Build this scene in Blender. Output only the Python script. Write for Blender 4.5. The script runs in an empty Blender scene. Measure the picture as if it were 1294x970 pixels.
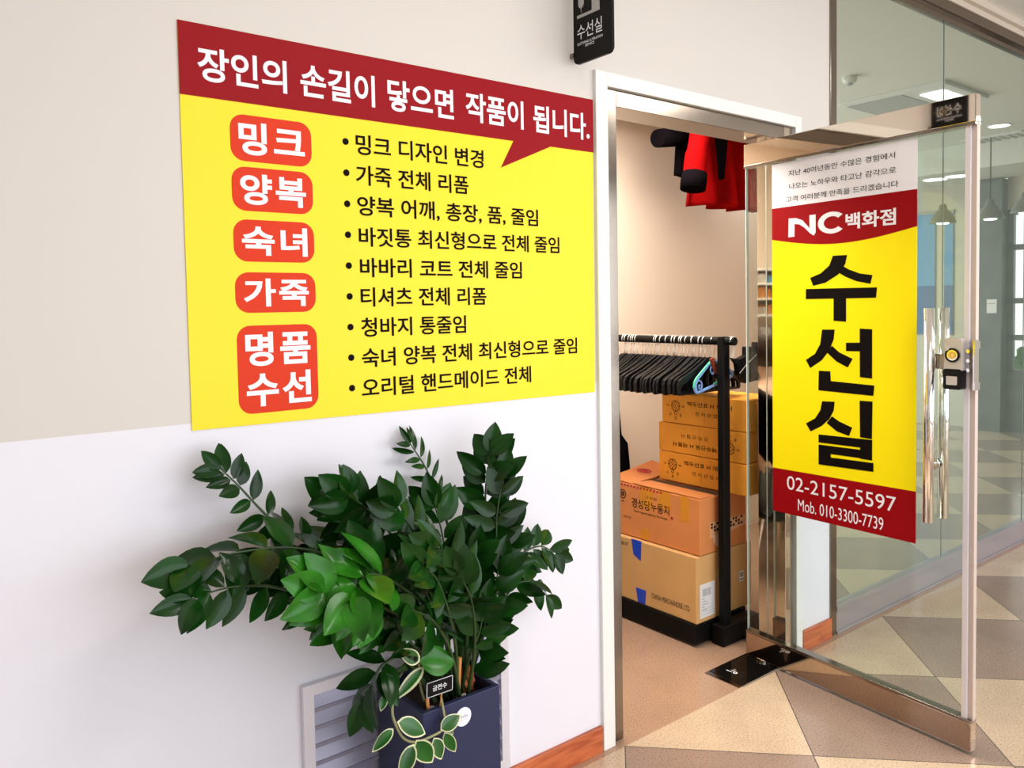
import bpy, bmesh, math, random
from mathutils import Vector, Matrix

# ---------------------------------------------------------------- camera, light, exposure
SC = bpy.context.scene
COL = SC.collection
cam_d = bpy.data.cameras.new('camera')
cam_d.sensor_fit = 'HORIZONTAL'; cam_d.sensor_width = 36.0
cam_d.lens = 1001.77 * 36.0 / 1294.0
cam_d.shift_x = 0.001; cam_d.shift_y = -0.0417
cam_d.clip_start = 0.05; cam_d.clip_end = 100
cam = bpy.data.objects.new('camera', cam_d); COL.objects.link(cam)
R_, U_, F_ = (0.78944837, -0.61356006, -0.01775751), (0.04097324, 0.02380974, 0.99887651), (0.61244793, 0.78928902, -0.0439361)
cam.matrix_world = Matrix(((R_[0], U_[0], -F_[0], 0.0), (R_[1], U_[1], -F_[1], -1.85), (R_[2], U_[2], -F_[2], 1.4663), (0, 0, 0, 1)))
SC.camera = cam

WORLD_STRENGTH = 1.4
DAYLIGHT = 195.0
HALL_LAMP = 24.0
ROOM_LAMP = 52.0
w = bpy.data.worlds.new('world'); SC.world = w; w.use_nodes = True
w.node_tree.nodes['Background'].inputs[0].default_value = (0.93, 0.96, 1.0, 1)
w.node_tree.nodes['Background'].inputs[1].default_value = WORLD_STRENGTH
SC.view_settings.view_transform = 'Standard'; SC.view_settings.look = 'None'
SC.view_settings.gamma = 1.0; SC.view_settings.use_curve_mapping = False
SC.view_settings.exposure = 0.0
SC.cycles.max_bounces = 10; SC.cycles.transparent_max_bounces = 12
SC.cycles.caustics_reflective = False; SC.cycles.caustics_refractive = False

def area_light(name, loc, target, sx, sy, power, color):
    d = bpy.data.lights.new(name, 'AREA'); d.shape = 'RECTANGLE'; d.size = sx; d.size_y = sy; d.energy = power; d.color = color
    o = bpy.data.objects.new(name, d); COL.objects.link(o); o.location = loc
    o.rotation_euler = (Vector(target) - Vector(loc)).to_track_quat('-Z', 'Y').to_euler()
    return o
area_light('window_daylight', (3.4, -4.7, 1.35), (3.0, 0, 0.7), 9.0, 2.6, DAYLIGHT, (0.91, 0.94, 1.0))
area_light('ceiling_lamp_light', (1.6, -1.9, 2.98), (1.6, -1.9, 0), 1.2, 0.6, HALL_LAMP, (1.0, 0.96, 0.91))
area_light('ceiling_lamp_light', (4.2, -2.2, 2.98), (4.2, -2.2, 0), 1.2, 0.6, HALL_LAMP, (1.0, 0.96, 0.91))
area_light('ceiling_lamp_light', (7.6, -3.6, 2.98), (7.6, -3.6, 0), 1.2, 0.6, HALL_LAMP, (1.0, 0.95, 0.88))
area_light('room_lamp_light', (2.3, 0.62, 2.46), (2.3, 0.62, 0), 1.4, 0.5, ROOM_LAMP, (1.0, 0.90, 0.78))

# ---------------------------------------------------------------- materials
def new_mat(name):
    m = bpy.data.materials.new(name); m.use_nodes = True
    nt = m.node_tree; return m, nt, nt.nodes['Principled BSDF']
def mat(name, color, rough=0.5, metal=0.0, var=0.0, scale=20.0, coat=0.0, bump=0.0, bscale=80.0, emit=None, spec=0.5, rvar=0.0):
    m, nt, b = new_mat(name)
    b.inputs['Base Color'].default_value = (*color, 1); b.inputs['Roughness'].default_value = rough
    b.inputs['Metallic'].default_value = metal; b.inputs['Coat Weight'].default_value = coat
    b.inputs['Specular IOR Level'].default_value = spec
    tc = None
    if var or bump or rvar:
        tc = nt.nodes.new('ShaderNodeTexCoord')
    if var or rvar:
        n = nt.nodes.new('ShaderNodeTexNoise'); n.inputs['Scale'].default_value = scale; n.inputs['Detail'].default_value = 4
        nt.links.new(tc.outputs['Object'], n.inputs['Vector'])
    if var:
        r = nt.nodes.new('ShaderNodeMapRange'); r.inputs['From Min'].default_value = .3; r.inputs['From Max'].default_value = .7
        r.inputs['To Min'].default_value = 1 - var; r.inputs['To Max'].default_value = 1 + var
        nt.links.new(n.outputs['Fac'], r.inputs['Value'])
        x = nt.nodes.new('ShaderNodeVectorMath'); x.operation = 'SCALE'; x.inputs[0].default_value = color
        nt.links.new(r.outputs[0], x.inputs['Scale']); nt.links.new(x.outputs[0], b.inputs['Base Color'])
    if rvar:
        r2 = nt.nodes.new('ShaderNodeMapRange'); r2.inputs['To Min'].default_value = max(0, rough - rvar); r2.inputs['To Max'].default_value = rough + rvar
        nt.links.new(n.outputs['Fac'], r2.inputs['Value']); nt.links.new(r2.outputs[0], b.inputs['Roughness'])
    if bump:
        n2 = nt.nodes.new('ShaderNodeTexNoise'); n2.inputs['Scale'].default_value = bscale
        nt.links.new(tc.outputs['Object'], n2.inputs['Vector'])
        bp = nt.nodes.new('ShaderNodeBump'); bp.inputs['Strength'].default_value = bump; bp.inputs['Distance'].default_value = .004
        nt.links.new(n2.outputs['Fac'], bp.inputs['Height']); nt.links.new(bp.outputs[0], b.inputs['Normal'])
    if emit:
        b.inputs['Emission Color'].default_value = (*emit[0], 1); b.inputs['Emission Strength'].default_value = emit[1]
    return m
def srgb(r, g, b):
    f = lambda c: (c / 255 / 12.92) if c / 255 <= .04045 else ((c / 255 + .055) / 1.055) ** 2.4
    return (f(r), f(g), f(b))

def wall_tones():
    m, nt, b = new_mat('two_tone_wall')
    b.inputs['Roughness'].default_value = .55
    g = nt.nodes.new('ShaderNodeNewGeometry'); s = nt.nodes.new('ShaderNodeSeparateXYZ'); nt.links.new(g.outputs['Position'], s.inputs[0])
    st = nt.nodes.new('ShaderNodeMath'); st.operation = 'GREATER_THAN'; st.inputs[1].default_value = 1.215; nt.links.new(s.outputs['Z'], st.inputs[0])
    mx = nt.nodes.new('ShaderNodeMix'); mx.data_type = 'RGBA'
    mx.inputs['A'].default_value = (.78, .775, .845, 1); mx.inputs['B'].default_value = (.65, .615, .575, 1)  # cooler and lighter below the split height, warmer and darker above
    nt.links.new(st.outputs[0], mx.inputs['Factor']); nt.links.new(mx.outputs['Result'], b.inputs['Base Color'])
    n = nt.nodes.new('ShaderNodeTexNoise'); n.inputs['Scale'].default_value = 60
    nt.links.new(g.outputs['Position'], n.inputs['Vector'])
    bp = nt.nodes.new('ShaderNodeBump'); bp.inputs['Strength'].default_value = .05; bp.inputs['Distance'].default_value = .003
    nt.links.new(n.outputs['Fac'], bp.inputs['Height']); nt.links.new(bp.outputs[0], b.inputs['Normal'])
    return m
def granite(name, a, c_lo, c_hi, checker=False, other=None):
    m, nt, b = new_mat(name)
    L = nt.links
    g = nt.nodes.new('ShaderNodeNewGeometry')
    b.inputs['Roughness'].default_value = .16; b.inputs['Specular IOR Level'].default_value = .45
    def speck(col):
        n1 = nt.nodes.new('ShaderNodeTexNoise'); n1.inputs['Scale'].default_value = 190; n1.inputs['Detail'].default_value = 3
        L.new(g.outputs['Position'], n1.inputs['Vector'])
        cr = nt.nodes.new('ShaderNodeValToRGB'); e = cr.color_ramp
        e.elements[0].position = .31; e.elements[0].color = (col[0] * .35, col[1] * .33, col[2] * .33, 1)
        e.elements[1].position = .43; e.elements[1].color = (*col, 1)
        h = e.elements.new(.62); h.color = (*col, 1); h2 = e.elements.new(.72); h2.color = (min(1, col[0] * 1.5), min(1, col[1] * 1.5), min(1, col[2] * 1.5), 1)
        L.new(n1.outputs['Fac'], cr.inputs['Fac'])
        n2 = nt.nodes.new('ShaderNodeTexNoise'); n2.inputs['Scale'].default_value = 5; L.new(g.outputs['Position'], n2.inputs['Vector'])
        r = nt.nodes.new('ShaderNodeMapRange'); r.inputs['From Min'].default_value = .3; r.inputs['From Max'].default_value = .7; r.inputs['To Min'].default_value = .93; r.inputs['To Max'].default_value = 1.07
        L.new(n2.outputs['Fac'], r.inputs['Value'])
        v = nt.nodes.new('ShaderNodeVectorMath'); v.operation = 'SCALE'; L.new(cr.outputs[0], v.inputs[0]); L.new(r.outputs[0], v.inputs['Scale'])
        return v.outputs[0]
    if not checker:
        L.new(speck(a), b.inputs['Base Color']); return m
    # square slabs laid on the diagonal: u, v = rotated coordinates in units of a slab
    s = nt.nodes.new('ShaderNodeSeparateXYZ'); L.new(g.outputs['Position'], s.inputs[0])
    def math_(op, x, y):
        k = nt.nodes.new('ShaderNodeMath'); k.operation = op
        for i, q in enumerate((x, y)):
            if q is None: continue
            if isinstance(q, (int, float)): k.inputs[i].default_value = q
            else: L.new(q, k.inputs[i])
        return k.outputs[0]
    P = .852; X0, Y0 = 2.71, -.035
    dx = math_('SUBTRACT', s.outputs['X'], X0); dy = math_('SUBTRACT', s.outputs['Y'], Y0)
    u = math_('DIVIDE', math_('ADD', dx, dy), P); v = math_('DIVIDE', math_('SUBTRACT', dx, dy), P)
    fu, fv = math_('FLOOR', u, None), math_('FLOOR', v, None)
    par = math_('ABSOLUTE', math_('MODULO', math_('ADD', fu, fv), 2.0), None)
    mx = nt.nodes.new('ShaderNodeMix'); mx.data_type = 'RGBA'
    L.new(par, mx.inputs['Factor']); L.new(speck(a), mx.inputs['A']); L.new(speck(other), mx.inputs['B'])
    # joints
    def edge(t):
        fr = math_('FRACT', t, None); return math_('MINIMUM', fr, math_('SUBTRACT', 1.0, fr))
    j = math_('LESS_THAN', math_('MINIMUM', edge(u), edge(v)), .0032)
    mj = nt.nodes.new('ShaderNodeMix'); mj.data_type = 'RGBA'
    L.new(j, mj.inputs['Factor']); L.new(mx.outputs['Result'], mj.inputs['A']); mj.inputs['B'].default_value = (.10, .085, .07, 1)
    L.new(mj.outputs['Result'], b.inputs['Base Color'])
    return m
def wood(name, c1, c2, axis_scale=(1.5, 14, 14)):
    m, nt, b = new_mat(name); L = nt.links
    tc = nt.nodes.new('ShaderNodeTexCoord'); mp = nt.nodes.new('ShaderNodeMapping'); mp.inputs['Scale'].default_value = axis_scale
    L.new(tc.outputs['Object'], mp.inputs['Vector'])
    n = nt.nodes.new('ShaderNodeTexNoise'); n.inputs['Scale'].default_value = 4; n.inputs['Detail'].default_value = 6; n.inputs['Distortion'].default_value = 1.0
    L.new(mp.outputs[0], n.inputs['Vector'])
    cr = nt.nodes.new('ShaderNodeValToRGB'); cr.color_ramp.elements[0].position = .35; cr.color_ramp.elements[0].color = (*c1, 1)
    cr.color_ramp.elements[1].position = .68; cr.color_ramp.elements[1].color = (*c2, 1)
    L.new(n.outputs['Fac'], cr.inputs[0]); L.new(cr.outputs[0], b.inputs['Base Color']); b.inputs['Roughness'].default_value = .4
    return m
def clear_glass(name, tint, refl=1.0):
    m, nt, b = new_mat(name); nt.nodes.remove(b); out = nt.nodes['Material Output']
    t = nt.nodes.new('ShaderNodeBsdfTransparent'); t.inputs[0].default_value = (*tint, 1)
    g = nt.nodes.new('ShaderNodeBsdfGlossy'); g.inputs['Roughness'].default_value = .01
    fr = nt.nodes.new('ShaderNodeLayerWeight'); fr.inputs['Blend'].default_value = .5
    pw = nt.nodes.new('ShaderNodeMath'); pw.operation = 'POWER'; pw.inputs[1].default_value = 4.5; nt.links.new(fr.outputs['Facing'], pw.inputs[0])
    mm = nt.nodes.new('ShaderNodeMath'); mm.operation = 'MULTIPLY_ADD'; mm.inputs[1].default_value = .85 * refl; mm.inputs[2].default_value = .035 * refl; nt.links.new(pw.outputs[0], mm.inputs[0])
    mx = nt.nodes.new('ShaderNodeMixShader')
    nt.links.new(mm.outputs[0], mx.inputs[0]); nt.links.new(t.outputs[0], mx.inputs[1]); nt.links.new(g.outputs[0], mx.inputs[2]); nt.links.new(mx.outputs[0], out.inputs[0])
    return m
def mirror_glass(name, back, tint, k):
    m, nt, b = new_mat(name); nt.nodes.remove(b); out = nt.nodes['Material Output']
    d = nt.nodes.new('ShaderNodeBsdfDiffuse'); d.inputs[0].default_value = (*back, 1)
    g = nt.nodes.new('ShaderNodeBsdfGlossy'); g.inputs['Roughness'].default_value = .012; g.inputs[0].default_value = (*tint, 1)
    mx = nt.nodes.new('ShaderNodeMixShader'); mx.inputs[0].default_value = k
    nt.links.new(d.outputs[0], mx.inputs[1]); nt.links.new(g.outputs[0], mx.inputs[2]); nt.links.new(mx.outputs[0], out.inputs[0])
    return m

M = dict(
    wall=wall_tones(),
    plain=mat('plain_cream_paint', (.72, .66, .58), .6, bump=.05),
    roomwall=mat('beige_room_paint', (.76, .655, .55), .6, bump=.05),
    white=mat('white_paint', (.82, .82, .80), .4),
    ceil=mat('ceiling_paint', (.84, .83, .77), .7),
    cornice=mat('cornice_paint', (.66, .58, .48), .6),
    floor=granite('stone_floor', srgb(203, 179, 153), 0, 0, True, srgb(155, 132, 118)),
    roomfloor=granite('room_stone_floor', srgb(178, 144, 120), 0, 0),
    base=wood('orange_wood', srgb(164, 76, 42), srgb(206, 112, 66)),
    steel=mat('brushed_steel', (.27, .23, .195), .16, 1.0, rvar=.06, scale=40),
    mirror=mat('polished_steel', (.72, .62, .52), .035, 1.0),
    hookwire=mat('bright_wire', (.86, .84, .80), .32, .55),
    chrome=mat('chrome', (.88, .86, .84), .06, 1.0),
    alu=mat('white_aluminium', (.74, .72, .78), .35, .25),
    alu2=mat('louvre_aluminium', (.26, .25, .33), .32, .3),
    reflsteel=mat('reflection_darkened_steel', (.50, .395, .31), .06, 1.0),  # same polished steel, darkened to paint in the bottom rail's dark reflection
    kick=mat('satin_kick_plate', (.44, .41, .44), .3, .6),
    beige=mat('beige_profile', (.60, .50, .45), .35, .2),
    bronze=mat('bronze_frame', (.20, .15, .11), .25, .8),
    glass=clear_glass('door_glass', (.93, .97, .95)),
    edge=mat('glass_edge', (.80, .86, .82), .15),
    teal=mirror_glass('green_tinted_glass', (.32, .39, .33), (.92, 1.0, .90), .75),
    yellow=mat('yellow_print', (.93, .72, .012), .4, spec=.3),
    yellow2=mat('yellow_film', (.95, .82, .003), .5, spec=.15),
    red=mat('dark_red_print', (.29, .003, .008), .5, spec=.12),
    red2=mat('dark_red_film', (.30, .003, .006), .5, spec=.08),
    badge=mat('orange_red_print', (.68, .045, .014), .5, spec=.12),
    whiteprint=mat('white_print', (.84, .85, .92), .45, spec=.2),
    black=mat('black_print', (.006, .004, .004), .6, spec=.05),
    grey=mat('grey_print', (.42, .42, .42), .5),
    blackboard=mat('black_sign', (.008, .007, .007), .45, spec=.12),
    blackmetal=mat('black_metal', (.005, .005, .005), .4, spec=.12),
    blackplastic=mat('black_plastic', (.005, .005, .006), .33, spec=.22),
    blacksteel=mat('dark_polished_steel', (.06, .05, .045), .07, .9),
    card=mat('cardboard', srgb(218, 170, 108), .75, var=.06, scale=6),
    card2=mat('orange_cardboard', srgb(222, 140, 78), .75, var=.06, scale=6),
    card3=mat('yellow_cardboard', srgb(242, 162, 46), .7, var=.05, scale=6),
    gapdark=mat('gap_shade', srgb(70, 46, 28), .8),
    blue=mat('blue_tape', (.012, .07, .62), .35),
    tape=mat('clear_yellow_tape', srgb(226, 150, 48), .3),
    paper=mat('white_paper', (.84, .84, .84), .6),
    print_=mat('brown_black_print', (.015, .008, .006), .8, spec=.1),
    printred=mat('red_print_on_box', (.45, .02, .03), .7),
    pot=mat('navy_planter', (.020, .026, .075), .42, bump=.02, spec=.35),
    soil=mat('potting_soil', (.035, .022, .014), .9, var=.4, scale=60, bump=.8, bscale=120),
    leaf=mat('dark_leaf', (.0055, .040, .004), .2, var=.6, scale=9, spec=.22),
    leaf2=mat('bright_leaf', (.018, .125, .007), .2, var=.6, scale=12, spec=.25),
    leaf3=mat('hoya_leaf', (.014, .11, .010), .28, var=.35, scale=14),
    rim=mat('cream_leaf_edge', (.78, .78, .48), .4),
    stem=mat('green_stem', (.022, .055, .012), .45),
    vine=mat('vine_stem', (.30, .30, .14), .5),
    bark=mat('bark', srgb(166, 92, 46), .85, var=.4, scale=40, bump=1, bscale=60),
    stake=mat('wooden_stake', srgb(220, 150, 80), .6),
    pebble=mat('pale_pebble', (.60, .55, .50), .6),
    ribbon=mat('white_ribbon', (.80, .80, .90), .35),
    redcloth=mat('red_wool', (.21, .0025, .003), .9, var=.12, scale=30, spec=.0),
    blackcloth=mat('black_wool', (.004, .003, .004), .95, spec=.0),
    silver=mat('silver_plastic', (.62, .58, .55), .35, .4),
    gold=mat('brass', (.80, .52, .18), .2, 1.0),
    hangblue=mat('light_blue_plastic', (.22, .42, .85), .3),
    hanggreen=mat('mint_plastic', (.08, .62, .36), .3),
    peg=mat('red_brown_clip', (.30, .045, .015), .5),
    lamp=mat('lamp_panel', (.9, .9, .9), .5, emit=((1.0, .96, .88), 3.0)),
    lampw=mat('lamp_disc', (.9, .9, .9), .5, emit=((1.0, 1.0, 1.0), 4.0)),
    shade=mat('grey_lampshade', (.13, .125, .115), .4),
    banner=mat('blue_banner', (.10, .36, .72), .6),
    bannerd=mat('dark_blue_banner', (.02, .13, .42), .6),
    column=mat('dark_stone', (.075, .085, .085), .35, var=.3, scale=4),
    bush=mat('hedge_leaf', (.10, .24, .06), .7, var=.4, scale=30),
    skin=mat('skin', (.62, .40, .29), .5),
    hair=mat('dark_brown_hair', (.025, .010, .006), .45, bump=.5, bscale=120),
    tablewood=mat('table_top', srgb(214, 196, 168), .5),
    tablegrey=mat('grey_panel', (.12, .13, .12), .5),
)

# ---------------------------------------------------------------- builders
ROOT = {}
def link(name, me, m, parent=None):
    """mesh given in world coordinates -> object; a part is stored relative to its thing's base."""
    o = bpy.data.objects.new(name, me); COL.objects.link(o)
    if m is not None: me.materials.append(m)
    if parent is not None:
        r = parent
        while r.parent: r = r.parent
        off = ROOT.get(r.name, Vector((0, 0, 0)))
        me.transform(Matrix.Translation(-off)); o.parent = parent
    return o
def obj(name, bm, m, parent=None, smooth=False, bevel=0.0):
    if bevel:
        bmesh.ops.bevel(bm, geom=[e for e in bm.edges], offset=bevel, segments=2, affect='EDGES', profile=.5)
    bmesh.ops.recalc_face_normals(bm, faces=bm.faces[:])
    me = bpy.data.meshes.new(name); bm.to_mesh(me); bm.free()
    if smooth:
        for p in me.polygons: p.use_smooth = smooth is True or len(p.vertices) == 4
    return link(name, me, m, parent)
def thing(name, label, cat, loc, group=None):
    o = bpy.data.objects.new(name, None); COL.objects.link(o); o.location = loc; o.empty_display_size = .05
    o['label'] = label; o['category'] = cat
    if group: o['group'] = group
    ROOT[o.name] = Vector(loc); return o
def tag(o, label, cat, group=None, kind=None):
    o['label'] = label; o['category'] = cat
    if group: o['group'] = group
    if kind: o['kind'] = kind
    return o
def at_base(o):
    """move a one-mesh thing's origin to the middle of its underside"""
    xs = [v.co for v in o.data.vertices]
    c = Vector(((min(v.x for v in xs) + max(v.x for v in xs)) / 2, (min(v.y for v in xs) + max(v.y for v in xs)) / 2, min(v.z for v in xs)))
    o.data.transform(Matrix.Translation(-c)); o.location = c; return o
def struct(o): o['kind'] = 'structure'; return o
def B(): return bmesh.new()
def box(bm, x0, x1, y0, y1, z0, z1, mtx=None):
    co = [(x, y, z) for z in (z0, z1) for y in (y0, y1) for x in (x0, x1)]
    v = [bm.verts.new(Vector(c) if mtx is None else mtx @ Vector(c)) for c in co]
    for f in ((0, 2, 3, 1), (4, 5, 7, 6), (0, 1, 5, 4), (2, 6, 7, 3), (0, 4, 6, 2), (1, 3, 7, 5)): bm.faces.new([v[i] for i in f])
    return bm
def boxo(name, m, parent, *a, bevel=0.0, mtx=None): return obj(name, box(B(), *a, mtx=mtx), m, parent, bevel=bevel)
def tube(bm, pts, rad, seg=10, cap=True):
    pts = [Vector(p) for p in pts]; rads = rad if isinstance(rad, (list, tuple)) else [rad] * len(pts)
    rings = []; n = None
    for i, p in enumerate(pts):
        t = (pts[min(i + 1, len(pts) - 1)] - pts[max(i - 1, 0)]).normalized()
        if n is None:
            n = t.orthogonal().normalized()
        else:
            n = (n - t * n.dot(t)); n = n.normalized() if n.length > 1e-6 else t.orthogonal().normalized()
        b = t.cross(n)
        rings.append([bm.verts.new(p + (n * math.cos(k * 2 * math.pi / seg) + b * math.sin(k * 2 * math.pi / seg)) * rads[i]) for k in range(seg)])
    for a, c in zip(rings, rings[1:]):
        for k in range(seg): bm.faces.new((a[k], a[(k + 1) % seg], c[(k + 1) % seg], c[k]))
    if cap: bm.faces.new(rings[0][::-1]); bm.faces.new(rings[-1])
    return bm
def spline(pts, n):
    pts = [Vector(p) for p in pts]; q = [pts[0] * 2 - pts[1]] + pts + [pts[-1] * 2 - pts[-2]]; out = []
    for i in range(len(pts) - 1):
        a, b, c, d = q[i:i + 4]
        for k in range(n):
            t = k / n
            out.append(.5 * ((2 * b) + (c - a) * t + (2 * a - 5 * b + 4 * c - d) * t * t + (3 * b - a - 3 * c + d) * t ** 3))
    out.append(pts[-1]); return out
def lathe(bm, prof, c, seg=24):
    rings = [[bm.verts.new((c[0] + r * math.cos(k * 2 * math.pi / seg), c[1] + r * math.sin(k * 2 * math.pi / seg), c[2] + z)) for k in range(seg)] for r, z in prof]
    for a, b in zip(rings, rings[1:]):
        for k in range(seg): bm.faces.new((a[k], a[(k + 1) % seg], b[(k + 1) % seg], b[k]))
    bm.faces.new(rings[0][::-1]); bm.faces.new(rings[-1]); return bm
class Frame:
    """a flat board in the room: u along it, v up, n out of its face"""
    def __init__(s, o, u, v=(0, 0, 1)):
        s.o, s.u, s.v = Vector(o), Vector(u).normalized(), Vector(v).normalized(); s.n = s.u.cross(s.v)
    def __call__(s, a, b, d=0.0): return s.o + s.u * a + s.v * b + s.n * d
def slab(bm, fr, pts, d0, d1):
    """polygon pts (u, v) on a frame, given thickness from d0 to d1"""
    bot = [bm.verts.new(fr(a, b, d0)) for a, b in pts]; top = [bm.verts.new(fr(a, b, d1)) for a, b in pts]
    bm.faces.new(bot[::-1]); bm.faces.new(top)
    for i in range(len(pts)): j = (i + 1) % len(pts); bm.faces.new((bot[i], bot[j], top[j], top[i]))
    return bm
def rect(u0, u1, v0, v1): return [(u0, v0), (u1, v0), (u1, v1), (u0, v1)]
def rrect(u0, u1, v0, v1, r, n=6):
    out = []
    for cx, cy, a0 in ((u1 - r, v0 + r, -90), (u1 - r, v1 - r, 0), (u0 + r, v1 - r, 90), (u0 + r, v0 + r, 180)):
        out += [(cx + r * math.cos(math.radians(a0 + 90 * k / n)), cy + r * math.sin(math.radians(a0 + 90 * k / n))) for k in range(n + 1)]
    return out
def text(name, body, fr, u0, u1, v0, v1, m, parent, d=.0006, bold=0.0, flip=False, grow=True, space=1.0):
    """lettering fitted into the rectangle u0..u1, v0..v1 of a frame"""
    cu = bpy.data.curves.new('lettering', 'FONT'); cu.body = body; cu.offset = bold; cu.resolution_u = 5; cu.space_character = space; cu.align_x = 'CENTER'
    t = bpy.data.objects.new('lettering_curve', cu); COL.objects.link(t)
    dg = bpy.context.evaluated_depsgraph_get(); me = bpy.data.meshes.new_from_object(t.evaluated_get(dg))
    bpy.data.objects.remove(t); bpy.data.curves.remove(cu)
    xs = [v.co.x for v in me.vertices]; ys = [v.co.y for v in me.vertices]
    x0, x1, y0, y1 = min(xs), max(xs), min(ys), max(ys)
    # one mesh per word: cut where the gap between glyphs is as wide as a space
    n = len(me.vertices); root = list(range(n))
    def find(i):
        while root[i] != i: root[i] = root[root[i]]; i = root[i]
        return i
    for e in me.edges: root[find(e.vertices[0])] = find(e.vertices[1])
    span = {}
    for i in range(n):
        r = find(i); x = me.vertices[i].co.x; s = span.get(r); span[r] = (x, x) if s is None else (min(s[0], x), max(s[1], x))
    cuts, right = [], None
    if ' ' in body:
        for a, b in sorted(span.values()):
            if right is not None and a - right > .20: cuts.append((a + right) / 2)
            right = b if right is None else max(right, b)
    word_of = {r: sum(1 for c in cuts if (s[0] + s[1]) / 2 > c) for r, s in span.items()}
    bms = [bmesh.new() for _ in range(len(cuts) + 1)]; vm = {}
    for i in range(n):
        v = me.vertices[i]; a = (v.co.x - x0) / (x1 - x0); b = (v.co.y - y0) / (y1 - y0)
        if flip: a, b = 1 - a, 1 - b
        vm[i] = bms[word_of[find(i)]].verts.new(fr(u0 + a * (u1 - u0), v0 + b * (v1 - v0), d))
    for p in me.polygons:
        try: bms[word_of[find(p.vertices[0])]].faces.new([vm[i] for i in p.vertices])
        except ValueError: pass
    bpy.data.meshes.remove(me); out = None
    for q in bms: out = obj(name, q, m, parent)
    return out
def ring(bm, fr, cu, cv, r0, r1, d0, d1, n=32, a0=0, a1=360, sy=1.0):
    full = abs(a1 - a0) >= 360; k = n if full else n + 1
    A = [math.radians(a0 + (a1 - a0) * i / n) for i in range(k)]
    q = [[bm.verts.new(fr(cu + r * math.cos(a), cv + sy * r * math.sin(a), d)) for a in A] for r, d in ((r0, d0), (r1, d0), (r1, d1), (r0, d1))]
    for i in range(n):
        j = (i + 1) % k
        for s in range(4): bm.faces.new((q[s][i], q[(s + 1) % 4][i], q[(s + 1) % 4][j], q[s][j]))
    if not full:
        bm.faces.new([q[s][0] for s in range(4)][::-1]); bm.faces.new([q[s][-1] for s in range(4)])
    return bm
def disc(fr, cu, cv, r, n=24, sy=1.0): return [(cu + r * math.cos(2 * math.pi * i / n), cv + sy * r * math.sin(2 * math.pi * i / n)) for i in range(n)]
def copy_tree(o, parent=None):
    c = o.copy(); COL.objects.link(c)
    if parent: c.parent = parent
    for ch in list(o.children): copy_tree(ch, c)
    return c

# ---------------------------------------------------------------- the setting
CEIL = 3.02
struct(boxo('wall_front', M['wall'], None, -3.0, 1.783, 0, .13, 0, CEIL + .1))
struct(boxo('wall_over_door', M['wall'], None, 1.783, 2.943, 0, .13, 2.212, CEIL + .1))
struct(boxo('wall_pier', M['wall'], None, 2.943, 3.168, 0, .13, 0, CEIL + .1))
struct(boxo('wall_over_glass', M['cornice'], None, 3.168, 9.7, 0, .13, 2.955, CEIL + .1))
f1 = boxo('floor_hall', M['floor'], None, -3.0, 9.7, -5.0, -.035, -.1, 0); struct(f1)
struct(boxo('floor_room', M['roomfloor'], None, -3.0, 9.7, -.035, 1.4, -.1, 0))
struct(boxo('ceiling_hall', M['ceil'], None, -3.0, 9.7, -5.0, 0, CEIL, CEIL + .1))
struct(boxo('wall_end', M['plain'], None, 9.6, 9.7, -5.0, -1.97, 0, CEIL))
struct(boxo('wall_end_sill', M['column'], None, 9.6, 9.7, -1.65, 0, 0, .62))
struct(boxo('wall_end_lintel', M['plain'], None, 9.6, 9.7, -1.65, 0, 2.42, CEIL))
struct(boxo('wall_column', M['column'], None, 9.45, 9.7, -1.97, -1.65, 0, 2.75))
struct(boxo('trim_beam', M['ceil'], None, 8.6, 9.6, -5.0, 0, 2.76, CEIL))
wn = B()
for z in (.62, 1.0, 1.40, 1.98, 2.36): box(wn, 9.61, 9.67, -1.65, 0, z, z + .06)
for y in (-1.65, -.85, -.06): box(wn, 9.61, 9.67, y, y + .06, .62, 2.42)
struct(obj('window_2', wn, M['column']))
struct(boxo('wall_left', M['plain'], None, -3.1, -3.0, -5.0, .13, 0, CEIL))
fac = B()
for x in (-2.9, -.6, 1.7, 4.0, 6.3, 8.6): box(fac, x, x + .12, -5.0, -4.9, 0, CEIL)
box(fac, -3.0, 9.7, -5.0, -4.9, 0, .1); box(fac, -3.0, 9.7, -5.0, -4.9, 2.75, CEIL); box(fac, -3.0, 9.7, -4.98, -4.93, 1.1, 1.16)
struct(obj('window_3', fac, M['bronze']))
struct(boxo('ground_outside', mat('paving', (.42, .42, .40), .9, var=.1), None, -12, 22, -16, 8, -.3, -.12))
# repair room
struct(boxo('wall_room_back', M['roomwall'], None, .2, 4.6, 1.28, 1.38, 0, 2.6))
struct(boxo('wall_room_left', M['roomwall'], None, .1, .2, .13, 1.38, 0, 2.6))
struct(boxo('wall_room_right', M['roomwall'], None, 4.6, 4.7, .13, 1.38, 0, 2.6))
struct(boxo('ceiling_room', M['roomwall'], None, .1, 4.7, .13, 1.38, 2.5, 2.6))
struct(boxo('wall_room_front', M['roomwall'], None, 3.168, 4.7, .07, .13, 0, 2.9))
# skirting
sk = box(B(), -3.0, 1.779, -.014, 0, 0, .0855); struct(obj('baseboard_front', sk, M['base'], bevel=.002))
struct(boxo('baseboard_pier', M['base'], None, 2.945, 3.166, -.014, 0, 0, .0855, bevel=.002))
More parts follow.
